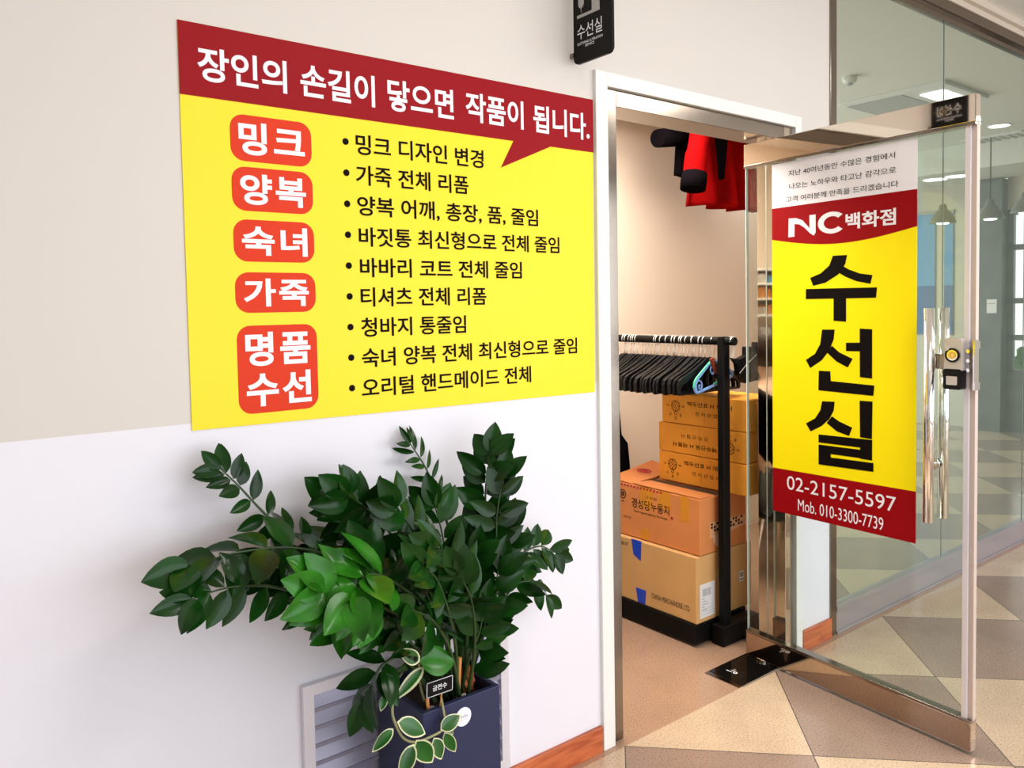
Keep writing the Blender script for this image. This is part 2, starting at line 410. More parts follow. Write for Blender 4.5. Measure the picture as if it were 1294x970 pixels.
# door frame: white architrave and polished steel lining
ar = B(); box(ar, 1.783, 1.836, -.014, .02, 0, 2.212); box(ar, 2.896, 2.940, -.014, .02, 0, 2.212); box(ar, 1.836, 2.896, -.014, .02, 2.166, 2.212)
struct(obj('trim_1', ar, M['white'], bevel=.0025))
li = B(); box(li, 1.836, 1.889, .002, .13, 0, 2.166); box(li, 1.889, 2.84, .002, .13, 2.112, 2.166)
struct(obj('trim_2', li, M['steel'], bevel=.0015))
struct(boxo('trim_3', M['mirror'], None, 2.84, 2.896, .002, .13, 0, 2.166, bevel=.0012))
struct(boxo('trim_4', mat('seal', (.55, .55, .52), .4), None, 2.8385, 2.84, .085, .089, 0, 2.112))
# green glass shopfront
gw = thing('window_1', 'green tinted frameless glass shopfront in a pale metal channel to the right of the open door', 'window', (5.0, .02, 0)); gw['kind'] = 'structure'
xs = [3.217, 4.258, 5.32, 6.40, 7.48, 8.56, 9.6]
for a, b in zip(xs, xs[1:]): boxo('pane', M['teal'], gw, a + .003, b - .003, .012, .024, .10, 2.87)
sj = B()
for a in xs[1:-1]: box(sj, a - .003, a + .003, .010, .026, .10, 2.87)
obj('silicone_joint', sj, mat('joint_silicone', (.16, .2, .17), .4), gw)
boxo('post', M['steel'], gw, 3.168, 3.217, -.006, .05, 0, 2.955, bevel=.002)
kb = B(); box(kb, 3.217, 9.6, -.004, .04, .012, .100); box(kb, 3.217, 9.6, -.010, .04, .100, .126); box(kb, 3.217, 9.6, -.012, .04, 0, .012)
obj('kick_plate', kb, M['kick'], gw, bevel=.0015)
hb = B(); box(hb, 3.217, 9.6, -.004, .05, 2.865, 2.890); box(hb, 3.217, 9.6, -.022, .05, 2.905, 2.955)
obj('head_rail', hb, M['bronze'], gw, bevel=.0015)
obj('head_channel', box(B(), 3.217, 9.6, .002, .05, 2.890, 2.905), M['mirror'], gw)
cn = B(); box(cn, 3.168, 9.6, -.03, 0, 2.955, 2.985); box(cn, 3.168, 9.6, -.055, 0, 2.985, CEIL)
struct(obj('trim_cornice', cn, M['cornice'], bevel=.002))

# ---------------------------------------------------------------- glass door standing open
TH = -.0750
DR = Vector((math.sin(TH), -math.cos(TH), 0)); DO = Vector((2.7476, .1133, 0))
DF = Frame(DO, DR)                      # u from the hinge edge to the free edge, n towards the camera side
dw = .897
door = thing('door_1', 'open frameless glass door with polished steel rails and bar handles', 'door', DO + DR * .45)
door['kind'] = 'structure'
obj('pane', slab(B(), DF, rect(0, dw - .03, .107, 2.012), -.006, .006), M['glass'], door)
ed = B(); slab(ed, DF, rect(-.0025, 0, .107, 2.012), -.006, .006)
obj('glass_edge', ed, M['edge'], door)
obj('edge_profile', slab(B(), DF, rect(dw - .033, dw - .016, .107, 2.012), -.010, .011), M['alu'], door, bevel=.001)
obj('edge_profile', slab(B(), DF, rect(dw - .016, dw, .107, 2.012), -.014, .004), M['beige'], door, bevel=.001)
tr = slab(B(), DF, rect(-.002, dw, 2.014, 2.10), -.016, .016); obj('top_rail', tr, M['mirror'], door, bevel=.002)
br = slab(B(), DF, rect(-.002, dw, .012, .105), -.016, .016); obj('bottom_rail', br, M['reflsteel'], door, bevel=.002)
tl = B(); slab(tl, DF, rect(-.002, dw, 2.004, 2.014), -.018, .018); slab(tl, DF, rect(-.002, dw, .105, .115), -.018, .018)
obj('rail_bead', tl, M['steel'], door, bevel=.001)
em = B(); ring(em, DF, .795, 2.064, .0115, .0150, .016, .0172)
for s in (-1, 1):
    for k in (-1, 0, 1):
        slab(em, DF, [(.795 + s * .017, 2.064 + k * .006), (.795 + s * (.030 - abs(k) * .006), 2.064 + k * .009 + .001), (.795 + s * (.030 - abs(k) * .006), 2.064 + k * .009 - .001)], .016, .0172)
slab(em, DF, rect(.787, .803, 2.061, 2.067), .016, .0172); slab(em, DF, rect(.791, .799, 2.068, 2.071), .016, .0172); slab(em, DF, rect(.791, .799, 2.057, 2.060), .016, .0172)
obj('maker_emblem', em, M['bronze'], door)['label'] = 'small dark round winged emblem'
for s in (1, -1):
    hd = obj('handle', tube(B(), [DF(.772, .737, s * .045), DF(.772, 1.437, s * .045)], .0165, 20), M['chrome'], door, smooth=False)
    for p in hd.data.polygons: p.use_smooth = len(p.vertices) == 4
    for z in (.925, 1.262):
        st = B(); tube(st, [DF(.772, z, 0), DF(.772, z, s * .045)], .0075, 14)
        tube(st, [DF(.772, z, s * .006), DF(.772, z, s * .012)], .017, 20)
        obj('standoff', st, M['chrome'], hd)
# lock on the camera side
lk = obj('lock_body', slab(B(), DF, rrect(.817, .872, 1.180, 1.342, .010), .006, .040), M['silver'], door, bevel=.003)
obj('battery_cover', slab(B(), DF, rrect(.816, .873, 1.178, 1.243, .008), .012, .0425), M['blackplastic'], lk)
obj('display', slab(B(), DF, rrect(.826, .860, 1.192, 1.220, .003), .0425, .0435), mat('lock_window', (.55, .50, .46), .15), lk)
kr = B(); ring(kr, DF, .845, 1.287, .017, .0225, .040, .046); obj('key_rim', kr, M['blackplastic'], lk)
obj('key_cylinder', slab(B(), DF, disc(DF, .845, 1.287, .0168), .040, .045), M['chrome'], lk)
kc = B(); ring(kc, DF, .845, 1.287, .004, .0125, .045, .0462, 8); obj('key_face', kc, M['gold'], lk)
obj('knob', slab(B(), DF, disc(DF, .829, 1.308, .007), .040, .047), M['silver'], lk)
stp = B()
for z in (1.19, 1.32): slab(stp, DF, rect(.898, .905, z - .012, z + .012), -.008, .024)
slab(stp, DF, rect(.8975, .901, 1.178, 1.335), -.008, .022); obj('strike_plate', stp, M['chrome'], lk)
bo = B()
for z in (1.24, 1.27, 1.30): slab(bo, DF, disc(DF, .884, z, .006, 12), .010, .026)
obj('bolt', bo, M['chrome'], lk)
obj('cross_bar', slab(B(), DF, rect(.775, .820, 1.240, 1.288), .010, .030), M['steel'], lk, bevel=.004)

# poster stuck on the door glass
PN = thing('poster', 'tall yellow and red shop poster stuck on the open glass door', 'poster', DF(.42, .64, .007))
obj('white_band', slab(B(), DF, rect(.128, .709, 1.80, 2.0005), .0062, .0072), M['whiteprint'], PN)['label'] = 'white band with a greeting in small black letters'
arc = [(.128 + .581 * i / 24, 1.708 - .035 * math.sin(math.pi * i / 24)) for i in range(25)]
obj('yellow_field', slab(B(), DF, [(.128, .809), (.709, .820)] + arc[::-1], .0062, .0072), M['yellow2'], PN)
obj('red_band', slab(B(), DF, arc + [(.709, 1.8305), (.128, 1.8295)], .0064, .0076), M['red2'], PN)
obj('red_band', slab(B(), DF, [(.128, .637), (.709, .643), (.709, .820), (.128, .809)], .0064, .0076), M['red2'], PN)
d = .0082
text('lettering', '지난 40여년동안 수많은 경험에서', DF, .205, .632, 1.944, 1.966, M['black'], PN, d)
text('lettering', '나오는 노하우와 타고난 감각으로', DF, .208, .636, 1.894, 1.916, M['black'], PN, d)
text('lettering', '고객 여러분께 만족을 드리겠습니다', DF, .194, .644, 1.846, 1.868, M['black'], PN, d)
Np = [[0.206, 1.784], [0.24, 1.782], [0.267, 1.771], [0.29, 1.747], [0.298, 1.738], [0.298, 1.787], [0.324, 1.787], [0.324, 1.721], [0.316, 1.71], [0.3, 1.72], [0.277, 1.742], [0.254, 1.757], [0.232, 1.761], [0.231, 1.713], [0.204, 1.712]]
nb = slab(B(), DF, Np, .0076, d)
ring(nb, DF, .392, 1.7505, .034, .058, .0076, d, 30, 42, 318, .68)
obj('emblem', nb, M['whiteprint'], PN)['label'] = 'white two letter store emblem'
text('lettering', '백화점', DF, .447, .636, 1.720, 1.777, M['whiteprint'], PN, d, .026)
su = [[[0.396, 1.63], [0.453, 1.629], [0.446, 1.598], [0.419, 1.562], [0.365, 1.533], [0.313, 1.523], [0.3, 1.553], [0.345, 1.568], [0.381, 1.595]], [[0.427, 1.595], [0.46, 1.577], [0.502, 1.561], [0.551, 1.553], [0.543, 1.523], [0.49, 1.534], [0.448, 1.551], [0.411, 1.572]], [[0.282, 1.512], [0.568, 1.51], [0.564, 1.474], [0.281, 1.474]], [[0.399, 1.482], [0.449, 1.481], [0.449, 1.39], [0.399, 1.393]]]
seon = [[[0.351, 1.36], [0.403, 1.361], [0.399, 1.325], [0.381, 1.284], [0.349, 1.246], [0.3, 1.214], [0.281, 1.244], [0.321, 1.269], [0.343, 1.306]], [[0.392, 1.301], [0.422, 1.278], [0.475, 1.257], [0.456, 1.225], [0.411, 1.244], [0.371, 1.276]], [[0.449, 1.314], [0.507, 1.316], [0.507, 1.285], [0.449, 1.284]], [[0.503, 1.366], [0.55, 1.364], [0.55, 1.191], [0.504, 1.193]], [[0.337, 1.206], [0.385, 1.207], [0.387, 1.171], [0.559, 1.167], [0.555, 1.13], [0.335, 1.133]]]
sil = [[[0.351, 1.093], [0.403, 1.096], [0.399, 1.063], [0.381, 1.03], [0.348, 1.0], [0.301, 0.974], [0.281, 1.002], [0.321, 1.026], [0.343, 1.058]], [[0.392, 1.041], [0.422, 1.025], [0.474, 1.009], [0.461, 0.977], [0.411, 0.988], [0.37, 1.014]], [[0.503, 1.109], [0.552, 1.11], [0.55, 0.977], [0.505, 0.978]], [[0.336, 0.967], [0.551, 0.974], [0.551, 0.942], [0.336, 0.937]], [[0.505, 0.945], [0.551, 0.947], [0.551, 0.901], [0.505, 0.901]], [[0.336, 0.929], [0.551, 0.934], [0.551, 0.904], [0.336, 0.899]], [[0.336, 0.922], [0.387, 0.923], [0.387, 0.866], [0.336, 0.862]], [[0.336, 0.886], [0.556, 0.893], [0.556, 0.862], [0.336, 0.854]]]
for g in (su, seon, sil):
    bm = B()
    for i, pg in enumerate(g): slab(bm, DF, pg, .0070, d - .0003 + .0001 * (i % 4))
    obj('lettering', bm, M['black'], PN)['label'] = 'one of the three huge black syllables'
text('lettering', '02-2157-5597', DF, .195, .640, .735, .788, M['whiteprint'], PN, d)
text('lettering', 'Mob. 010-3300-7739', DF, .245, .594, .661, .706, M['whiteprint'], PN, d)

# ---------------------------------------------------------------- big yellow sign on the wall
WF = Frame((0, 0, 0), (1, 0, 0))
SG = thing('wall_sign', 'large yellow and dark red price list sign stuck on the wall left of the door', 'sign', (1.15, -.002, 1.19))
TLc, TRc, BRc, BLc = (.518, 2.111), (1.779, 2.117), (1.772, 1.186), (.519, 1.199)
obj('panel', slab(B(), WF, [BLc, BRc, TRc, TLc], .0005, .0030), M['yellow'], SG)
obj('speech_banner', slab(B(), WF, [(.518, 1.949), (1.455, 1.951), (1.407, 1.869), (1.599, 1.950), (1.779, 1.951), TRc, TLc], .0026, .0038), M['red'], SG)['label'] = 'dark red header band with a speech bubble tail'
d = .0044
for t, u0, u1, v0, v1 in (('장인의', .558, .766, 1.985, 2.062), ('손길이', .800, 1.002, 1.985, 2.065), ('닿으면', 1.039, 1.246, 1.984, 2.066), ('작품이', 1.286, 1.494, 1.988, 2.070), ('됩니다.', 1.531, 1.762, 1.986, 2.069)):
    text('lettering', t, WF, u0, u1, v0, v1, M['whiteprint'], SG, d, .0215)
for t, u0, u1, v0, v1 in (('밍크 디자인 변경', .944, 1.345, 1.860, 1.912), ('가죽 전체 리폼', .942, 1.291, 1.783, 1.834), ('양복 어깨, 총장, 품, 줄임', .944, 1.544, 1.703, 1.756), ('바짓통 최신형으로 전체 줄임', .946, 1.628, 1.627, 1.677), ('바바리 코트 전체 줄임', .947, 1.478, 1.548, 1.598), ('티셔츠 전체 리폼', .947, 1.346, 1.472, 1.522), ('청바지 통줄임', .946, 1.273, 1.394, 1.444), ('숙녀 양복 전체 최신형으로 줄임', .946, 1.696, 1.315, 1.365), ('오리털 핸드메이드 전체', .944, 1.507, 1.237, 1.287)):
    text('lettering', t, WF, u0, u1, v0, v1, M['black'], SG, d, .014)
for k in range(9):
    obj('bullet', slab(B(), WF, disc(WF, .916, 1.889 - .078 * k, .0085, 16), .0030, .0042), M['black'], SG)
for rows, v0, v1 in ((('밍크',), 1.815, 1.922), (('양복',), 1.700, 1.802), (('숙녀',), 1.582, 1.680), (('가죽',), 1.462, 1.557), (('명품', '수선'), 1.224, 1.432)):
    bd = obj('badge', slab(B(), WF, rrect(.626, .824, v0, v1, .032), .0026, .0038), M['badge'], SG)
    n = len(rows); hh = (v1 - v0 - .016) / n
    for i, t in enumerate(rows):
        c = v1 - .008 - hh * (i + .5); h = min(hh * .42, .042)
        text('lettering', t, WF, .645, .806, c - h, c + h, M['whiteprint'], bd, d, .030, space=1.15)

# ---------------------------------------------------------------- blade sign above the door
BF = Frame((1.692, 0, 0), (0, -1, 0))
BS = thing('blade_sign', 'small black projecting sign with white sewing machine symbol above the yellow sign', 'sign', (1.698, -.09, 2.2))
obj('panel', slab(B(), BF, rrect(.012, .178, 2.207, 2.52, .018), -.010, 0), M['blackboard'], BS)
for z in (2.235, 2.48): boxo('bracket', M['steel'], BS, 1.686, 1.708, -.016, 0, z - .006, z + .008)
sy = B()
slab(sy, BF, rect(.030, .128, 2.343, 2.352), 0, .0008)                       # bed
slab(sy, BF, [(.095, 2.352), (.128, 2.352), (.128, 2.425), (.095, 2.425)], 0, .0008)
slab(sy, BF, rrect(.034, .128, 2.402, 2.430, .008), .0001, .0010)
slab(sy, BF, [(.036, 2.404), (.060, 2.404), (.060, 2.380), (.054, 2.372), (.042, 2.372), (.036, 2.380)], 0, .0008)
slab(sy, BF, [(.0465, 2.372), (.0495, 2.372), (.048, 2.354)], 0, .0008)
slab(sy, BF, disc(BF, .134, 2.415, .009, 16), 0, .0008)
obj('sewing_symbol', sy, M['grey'], BS)
text('lettering', '수선실', BF, .030, .138, 2.278, 2.322, M['whiteprint'], BS, .0008, .004)
text('lettering', 'CLOTHING ALTERATION', BF, .030, .140, 2.2615, 2.269, M['whiteprint'], BS, .0008, .01)
text('lettering', 'SERVICE', BF, .064, .104, 2.251, 2.2585, M['whiteprint'], BS, .0008, .01)

BF2 = Frame((1.702, 0, 0), (0, 1, 0))
text('lettering', '수선실', BF2, -.152, -.040, 2.278, 2.322, M['whiteprint'], BS, .0008, .004)
text('lettering', 'CLOTHING ALTERATION', BF2, -.154, -.040, 2.2615, 2.269, M['whiteprint'], BS, .0008, .01)
text('lettering', 'SERVICE', BF2, -.118, -.078, 2.251, 2.2585, M['whiteprint'], BS, .0008, .01)

# ---------------------------------------------------------------- louvre vent
VT = thing('wall_vent', 'pale metal louvred vent low on the wall behind the planter', 'vent', (1.07, -.01, .10))
fr_ = B()
slab(fr_, WF, [(.755, .10), (.783, .128), (.783, .511), (.755, .539)], .001, .018); slab(fr_, WF, [(1.391, .10), (1.391, .539), (1.363, .511), (1.363, .128)], .001, .018)
slab(fr_, WF, [(.755, .539), (.783, .511), (1.363, .511), (1.391, .539)], .001, .018); slab(fr_, WF, [(.755, .10), (1.391, .10), (1.363, .128), (.783, .128)], .001, .018)
obj('frame', fr_, M['alu'], VT)
obj('back_plate', slab(B(), WF, rect(.783, 1.363, .128, .511), .0005, .0015), M['alu2'], VT)
for k in range(9):
    z = .511 - .0455 * (k + 1) + .010; sl = B()
    # a blade leaning out to a lower lip
    pr = [(.002, z + .040), (.014, z), (.0165, z), (.0165, z - .010), (.0140, z - .010), (.0125, z - .002), (.0005, z + .040)]
    a = [sl.verts.new((.783, -q[0], q[1])) for q in pr]; b = [sl.verts.new((1.363, -q[0], q[1])) for q in pr]
    sl.faces.new(a); sl.faces.new(b[::-1])
    for i in range(len(pr)): j = (i + 1) % len(pr); sl.faces.new((a[i], b[i], b[j], a[j]))
    if z - .012 > .12: obj('slat', sl, M['alu2'], VT)
    else: sl.free()

# ---------------------------------------------------------------- planter with the big foliage plant
PL = thing('potted_plant', 'large glossy green plant with trailing variegated vine in a square navy planter', 'plant', (1.07, -.135, 0))
px0, px1, py0, py1, pz = .957, 1.187, -.247, -.022, .497
pb = B()
ro = [(px0, py0), (px1, py0), (px1, py1), (px0, py1)]; t_ = .014
ri = [(px0 + t_, py0 + t_), (px1 - t_, py0 + t_), (px1 - t_, py1 - t_), (px0 + t_, py1 - t_)]
def loop(pts, z): return [pb.verts.new((x, y, z)) for x, y in pts]
L0, L1, L2, L3 = loop(ro, 0), loop(ro, pz), loop(ri, pz), loop(ri, .42)
pb.faces.new(L0[::-1]); pb.faces.new(L3)
for a, b in ((L0, L1), (L1, L2), (L2, L3)):
    for i in range(4): j = (i + 1) % 4; pb.faces.new((a[i], a[j], b[j], b[i]))
obj('planter', pb, M['pot'], PL, bevel=.002)
rng = random.Random(4)
sb = B(); n = 12
gr = [[sb.verts.new((px0 + t_ + (px1 - px0 - 2 * t_) * i / n, py0 + t_ + (py1 - py0 - 2 * t_) * j / n, .452 + .012 * rng.random() + .01 * math.sin(i * .9) * math.sin(j * .8))) for j in range(n + 1)] for i in range(n + 1)]
for i in range(n):
    for j in range(n): sb.faces.new((gr[i][j], gr[i + 1][j], gr[i + 1][j + 1], gr[i][j + 1]))
obj('soil', sb, M['soil'], PL, smooth=True)
stk = obj('sticker', slab(B(), WF, disc(WF, 1.073, .452, .0235, 28), .2472, .2478), M['whiteprint'], PL); stk['label'] = 'round white sticker on the planter front'
sq = B()
for i in range(5): slab(sq, WF, rect(1.060 + .0055 * i, 1.063 + .0055 * i, .449, .455 + .002 * (i % 2)), .2478, .2481)
slab(sq, WF, rect(1.060, 1.086, .444, .4448), .2478, .2481); obj('lettering', sq, M['grey'], stk)

def leaf_mesh(bm, base, dirv, nrm, L, W, curl=.18, fold=.22, nu=7, tipw=1.0):
    """one pointed oval blade with a folded midrib"""
    d_ = dirv.normalized(); s_ = d_.cross(nrm).normalized(); n_ = s_.cross(d_).normalized(); rows = []
    for i in range(nu + 1):
        t = i / nu; wd = W * (math.sin(math.pi * min(1, t ** .85)) ** .75) * (1 - .10 * t) if 0 < i < nu else W * .03
        p = base + d_ * (L * t) - n_ * (curl * L * t * t)
        rows.append([bm.verts.new(p + s_ * wd * k + n_ * abs(k) * fold * wd * 1.3) for k in (-.5, -.27, 0, .27, .5)])
    for a, b in zip(rows, rows[1:]):
        for k in range(4): bm.faces.new((a[k], a[k + 1], b[k + 1], b[k]))
CAMP = Vector((0, -1.85, 1.4663))
def no_wall(bm, lim=-.006):
    for v in bm.verts:
        if v.co.y > lim: v.co.y = lim - .12 * max(0, min(.04, v.co.y - lim))
def frond(pts, L, wr, start, n, roll, bright, seed):
    rg = random.Random(seed); sp = spline(pts, 8); N = len(sp)
    sb_ = tube(B(), sp, [.0055 * (1 - .72 * i / (N - 1)) for i in range(N)], 7)
    no_wall(sb_); so = obj('frond_stem', sb_, M['stem'], PL, smooth=True)
    lb = B()
    def pt(f):
        x = f * (N - 1); i = min(N - 2, int(x)); return sp[i].lerp(sp[i + 1], x - i), (sp[i + 1] - sp[i]).normalized()
    for i in range(n):
        f = start + (1 - start) * (i / max(1, n - 1)) * .97
        for sd in (-1, 1):
            p, t = pt(min(.999, max(0, f + rg.uniform(-.012, .012))))
            view = (CAMP - p).normalized(); up = Vector((0, 0, 1))
            n0 = (view * .75 + up * .45 + Vector((rg.uniform(-.35, .35), rg.uniform(-.25, .25), rg.uniform(-.3, .3)))).normalized()
            n0 = (n0 - t * n0.dot(t)).normalized(); n0 = Matrix.Rotation(roll + rg.uniform(-.35, .35), 3, t) @ n0
            s = t.cross(n0).normalized() * sd
            k = 1.0 if i < n - 1 else .85; a = rg.uniform(.42, .72) + (.35 if i >= n - 2 else 0)
            dv = s * math.cos(a) + t * math.sin(a) + Vector((0, 0, -.10))
            leaf_mesh(lb, p + dv * .004, dv, n0, L * k * rg.uniform(.86, 1.12), L * wr * rg.uniform(.88, 1.1), rg.uniform(-.02, .28), rg.uniform(.12, .35))
    p, t = pt(.995)
    leaf_mesh(lb, p, t, (CAMP - p).normalized(), L * .95, L * wr, .1)
    no_wall(lb)
    obj('frond_leaves', lb, M['leaf2' if bright else 'leaf'], so, smooth=True)
FRONDS = [([[1.102,-0.13,0.438],[0.892,-0.13,0.782],[0.747,-0.12,0.916],[0.662,-0.1,0.987],[0.587,-0.09,1.081],[0.555,-0.08,1.119]],0.062,0.52,0.42,9,0.0,0),([[1.083,-0.14,0.447],[0.946,-0.15,0.761],[0.792,-0.17,0.885],[0.675,-0.18,0.941],[0.549,-0.19,0.959],[0.45,-0.2,0.953]],0.1,0.66,0.3,8,0.5,0),([[1.065,-0.15,0.457],[0.905,-0.18,0.682],[0.755,-0.2,0.797],[0.621,-0.22,0.876],[0.518,-0.23,0.903],[0.44,-0.24,0.9]],0.085,0.5,0.3,9,-0.5,0),([[1.083,-0.14,0.447],[0.937,-0.16,0.667],[0.823,-0.16,0.763],[0.745,-0.16,0.801],[0.683,-0.16,0.839]],0.066,0.36,0.45,5,-0.8,0),([[1.102,-0.13,0.438],[1.007,-0.12,0.721],[0.922,-0.12,0.881],[0.86,-0.12,0.961],[0.803,-0.12,1.015]],0.1,0.62,0.3,8,0.3,0),([[1.107,-0.14,0.44],[1.096,-0.13,0.702],[0.96,-0.15,0.884],[0.876,-0.17,0.982],[0.811,-0.18,1.036]],0.1,0.62,0.3,8,-0.3,0),([[1.133,-0.12,0.423],[1.175,-0.08,0.734],[1.152,-0.06,0.907],[1.106,-0.05,1.031],[1.061,-0.04,1.11]],0.06,0.3,0.48,8,0.2,0),([[1.164,-0.13,0.417],[1.19,-0.14,0.725],[1.218,-0.15,0.892],[1.219,-0.16,0.996],[1.229,-0.17,1.081]],0.088,0.62,0.36,9,-0.2,0),([[1.176,-0.12,0.409],[1.243,-0.12,0.663],[1.341,-0.12,0.756],[1.419,-0.13,0.783],[1.476,-0.14,0.755]],0.078,0.5,0.4,7,0.4,0),([[1.177,-0.13,0.413],[1.245,-0.14,0.603],[1.302,-0.15,0.69],[1.35,-0.17,0.707],[1.404,-0.18,0.659]],0.08,0.5,0.42,5,-0.3,0),([[1.093,-0.17,0.456],[1.018,-0.25,0.697],[0.856,-0.33,0.854],[0.759,-0.38,0.915],[0.699,-0.42,0.896]],0.115,0.58,0.62,5,0.2,1),([[1.078,-0.17,0.461],[0.967,-0.26,0.686],[0.801,-0.34,0.827],[0.708,-0.38,0.883],[0.648,-0.4,0.914]],0.115,0.56,0.55,6,-0.3,1),([[1.132,-0.14,0.431],[1.079,-0.2,0.686],[0.995,-0.25,0.854],[0.929,-0.27,0.948],[0.883,-0.28,1.017]],0.095,0.55,0.35,6,0.1,0),([[1.138,-0.15,0.433],[1.108,-0.22,0.664],[1.049,-0.27,0.812],[1.01,-0.29,0.883],[0.959,-0.31,0.917]],0.1,0.5,0.35,5,-0.2,0),([[1.022,-0.2,0.491],[0.9,-0.27,0.657],[0.83,-0.3,0.677],[0.797,-0.31,0.655],[0.776,-0.31,0.619]],0.09,0.5,0.3,5,0.3,0),([[1.176,-0.15,0.421],[1.195,-0.17,0.53],[1.203,-0.19,0.598],[1.217,-0.2,0.646]],0.07,0.52,0.45,3,0,0),([[1.12,-0.14,0.436],[1.034,-0.17,0.668],[0.963,-0.18,0.812],[0.905,-0.19,0.872]],0.09,0.55,0.35,6,0.5,0),([[1.164,-0.13,0.417],[1.21,-0.13,0.588],[1.208,-0.13,0.729],[1.19,-0.13,0.829]],0.09,0.5,0.35,6,0.3,0),([[1.139,-0.13,0.425],[1.142,-0.15,0.612],[1.149,-0.17,0.742],[1.157,-0.19,0.829]],0.085,0.55,0.35,6,-0.6,0),([[1.12,-0.12,0.428],[1.076,-0.1,0.614],[1.05,-0.09,0.744],[1.034,-0.08,0.828]],0.085,0.55,0.4,6,0.1,0),([[1.113,-0.15,0.442],[0.953,-0.21,0.683],[0.873,-0.24,0.751],[0.793,-0.26,0.787],[0.736,-0.28,0.782]],0.09,0.55,0.4,5,0.2,1),([[1.145,-0.14,0.427],[1.269,-0.14,0.706],[1.291,-0.15,0.813],[1.287,-0.15,0.89]],0.08,0.55,0.45,5,-0.1,0),([[1.077,-0.15,0.453],[1.007,-0.21,0.589],[0.933,-0.25,0.673],[0.887,-0.27,0.72]],0.085,0.5,0.5,3,0,0),([[1.124,-0.16,0.442],[1.119,-0.2,0.552],[1.137,-0.23,0.639],[1.148,-0.24,0.701]],0.085,0.5,0.5,4,0.4,0),([[1.102,-0.13,0.438],[0.962,-0.12,0.732],[0.878,-0.12,0.87],[0.821,-0.11,0.899],[0.75,-0.11,0.895]],0.09,0.62,0.35,7,0.6,0),([[1.097,-0.2,0.466],[1.02,-0.28,0.639],[0.942,-0.33,0.752],[0.871,-0.36,0.806]],0.095,0.56,0.55,4,0.2,0),([[1.117,-0.2,0.46],[1.096,-0.27,0.633],[1.062,-0.31,0.762],[1.014,-0.33,0.846]],0.095,0.55,0.6,4,-0.3,0),([[1.094,-0.19,0.463],[1.038,-0.27,0.659],[0.967,-0.32,0.826],[0.912,-0.34,0.889]],0.1,0.56,0.55,4,0.4,0),([[1.126,-0.13,0.43],[1.086,-0.16,0.589],[1.036,-0.18,0.711],[0.99,-0.19,0.795]],0.11,0.55,0.25,6,0.2,0),([[1.145,-0.14,0.427],[1.158,-0.18,0.555],[1.192,-0.2,0.678],[1.218,-0.21,0.779]],0.1,0.55,0.25,6,-0.2,0),([[1.14,-0.12,0.421],[1.143,-0.13,0.584],[1.121,-0.13,0.717],[1.1,-0.13,0.868],[1.078,-0.13,0.955]],0.1,0.55,0.3,7,0.3,0),([[1.089,-0.15,0.45],[0.968,-0.22,0.653],[0.899,-0.25,0.748],[0.839,-0.27,0.851],[0.801,-0.28,0.925]],0.1,0.58,0.3,6,-0.2,0),([[1.171,-0.12,0.411],[1.194,-0.15,0.62],[1.228,-0.18,0.812],[1.231,-0.19,0.919],[1.247,-0.2,1.024]],0.085,0.55,0.45,6,0.3,0),([[1.08,-0.13,0.445],[0.905,-0.14,0.693],[0.785,-0.14,0.838],[0.689,-0.14,0.887],[0.617,-0.14,0.898]],0.085,0.58,0.35,7,-0.2,0)]
HOYA_LEAVES = [([0.875,-0.27,0.516],[0.951,-0.28,0.467],0.5),([0.918,-0.28,0.462],[0.958,-0.29,0.393],0.62),([0.966,-0.28,0.45],[0.984,-0.29,0.394],0.62),([1.0,-0.275,0.45],[1.024,-0.285,0.393],0.5),([0.989,-0.275,0.459],[1.042,-0.285,0.484],0.62),([0.859,-0.28,0.51],[0.8,-0.29,0.483],0.42),([0.909,-0.285,0.458],[0.864,-0.295,0.395],0.5),([0.95,-0.27,0.623],[0.867,-0.28,0.576],0.32),([0.932,-0.28,0.644],[1.029,-0.29,0.622],0.72),([0.932,-0.28,0.644],[0.877,-0.29,0.689],0.5),([0.846,-0.27,0.588],[0.828,-0.28,0.561],0.6),([1.013,-0.26,0.478],[1.028,-0.27,0.428],0.3)]
HOYA_STEMS = [[[0.93,-0.2,0.589],[0.884,-0.25,0.598],[0.869,-0.265,0.575],[0.863,-0.27,0.542],[0.871,-0.27,0.511],[0.889,-0.272,0.474],[0.919,-0.275,0.455],[0.962,-0.275,0.453],[0.993,-0.272,0.455],[1.007,-0.268,0.464],[1.011,-0.25,0.504],[1.036,-0.2,0.512]],[[1.002,-0.18,0.489],[0.978,-0.2,0.555],[0.937,-0.27,0.636]]]
for i, a in enumerate(FRONDS): frond(*a, seed=i * 7 + 3)
# variegated vine hanging over the front edge
VN = None
for s in HOYA_STEMS:
    o = obj('vine_stem', tube(B(), spline(s, 5), .0032, 7), M['vine'], PL, smooth=True); VN = VN or o
VN['label'] = 'thin pale trailing stem'
for i, (b, t, wr) in enumerate(HOYA_LEAVES):
    b, t = Vector(b), Vector(t); rg = random.Random(i); dv = t - b; L = dv.length
    nr = ((CAMP - b).normalized() + Vector((rg.uniform(-.3, .3), 0, rg.uniform(-.1, .3)))).normalized()
    r_ = B(); leaf_mesh(r_, b, dv, nr, L, L * wr, .12, .14, 9); o = obj('variegated_leaf', r_, M['rim'], PL, smooth=True)
    o['label'] = 'green hoya leaf with a cream edge'
    if i == 8:
        o.data.materials.clear(); o.data.materials.append(M['leaf2']); o['label'] = 'big plain green leaf'; continue
    g_ = B(); s_ = dv.normalized(); leaf_mesh(g_, b + dv * .07 + nr * .0022, dv, nr, L * .87, L * wr * (.84 if wr > .33 else .6), .12, .14, 9)
    obj('leaf_centre', g_, M['leaf3'], o, smooth=True)
obj('stake', tube(B(), [(1.088, -.20, .45), (1.098, -.20, .578)], .005, 8), M['stake'], PL)
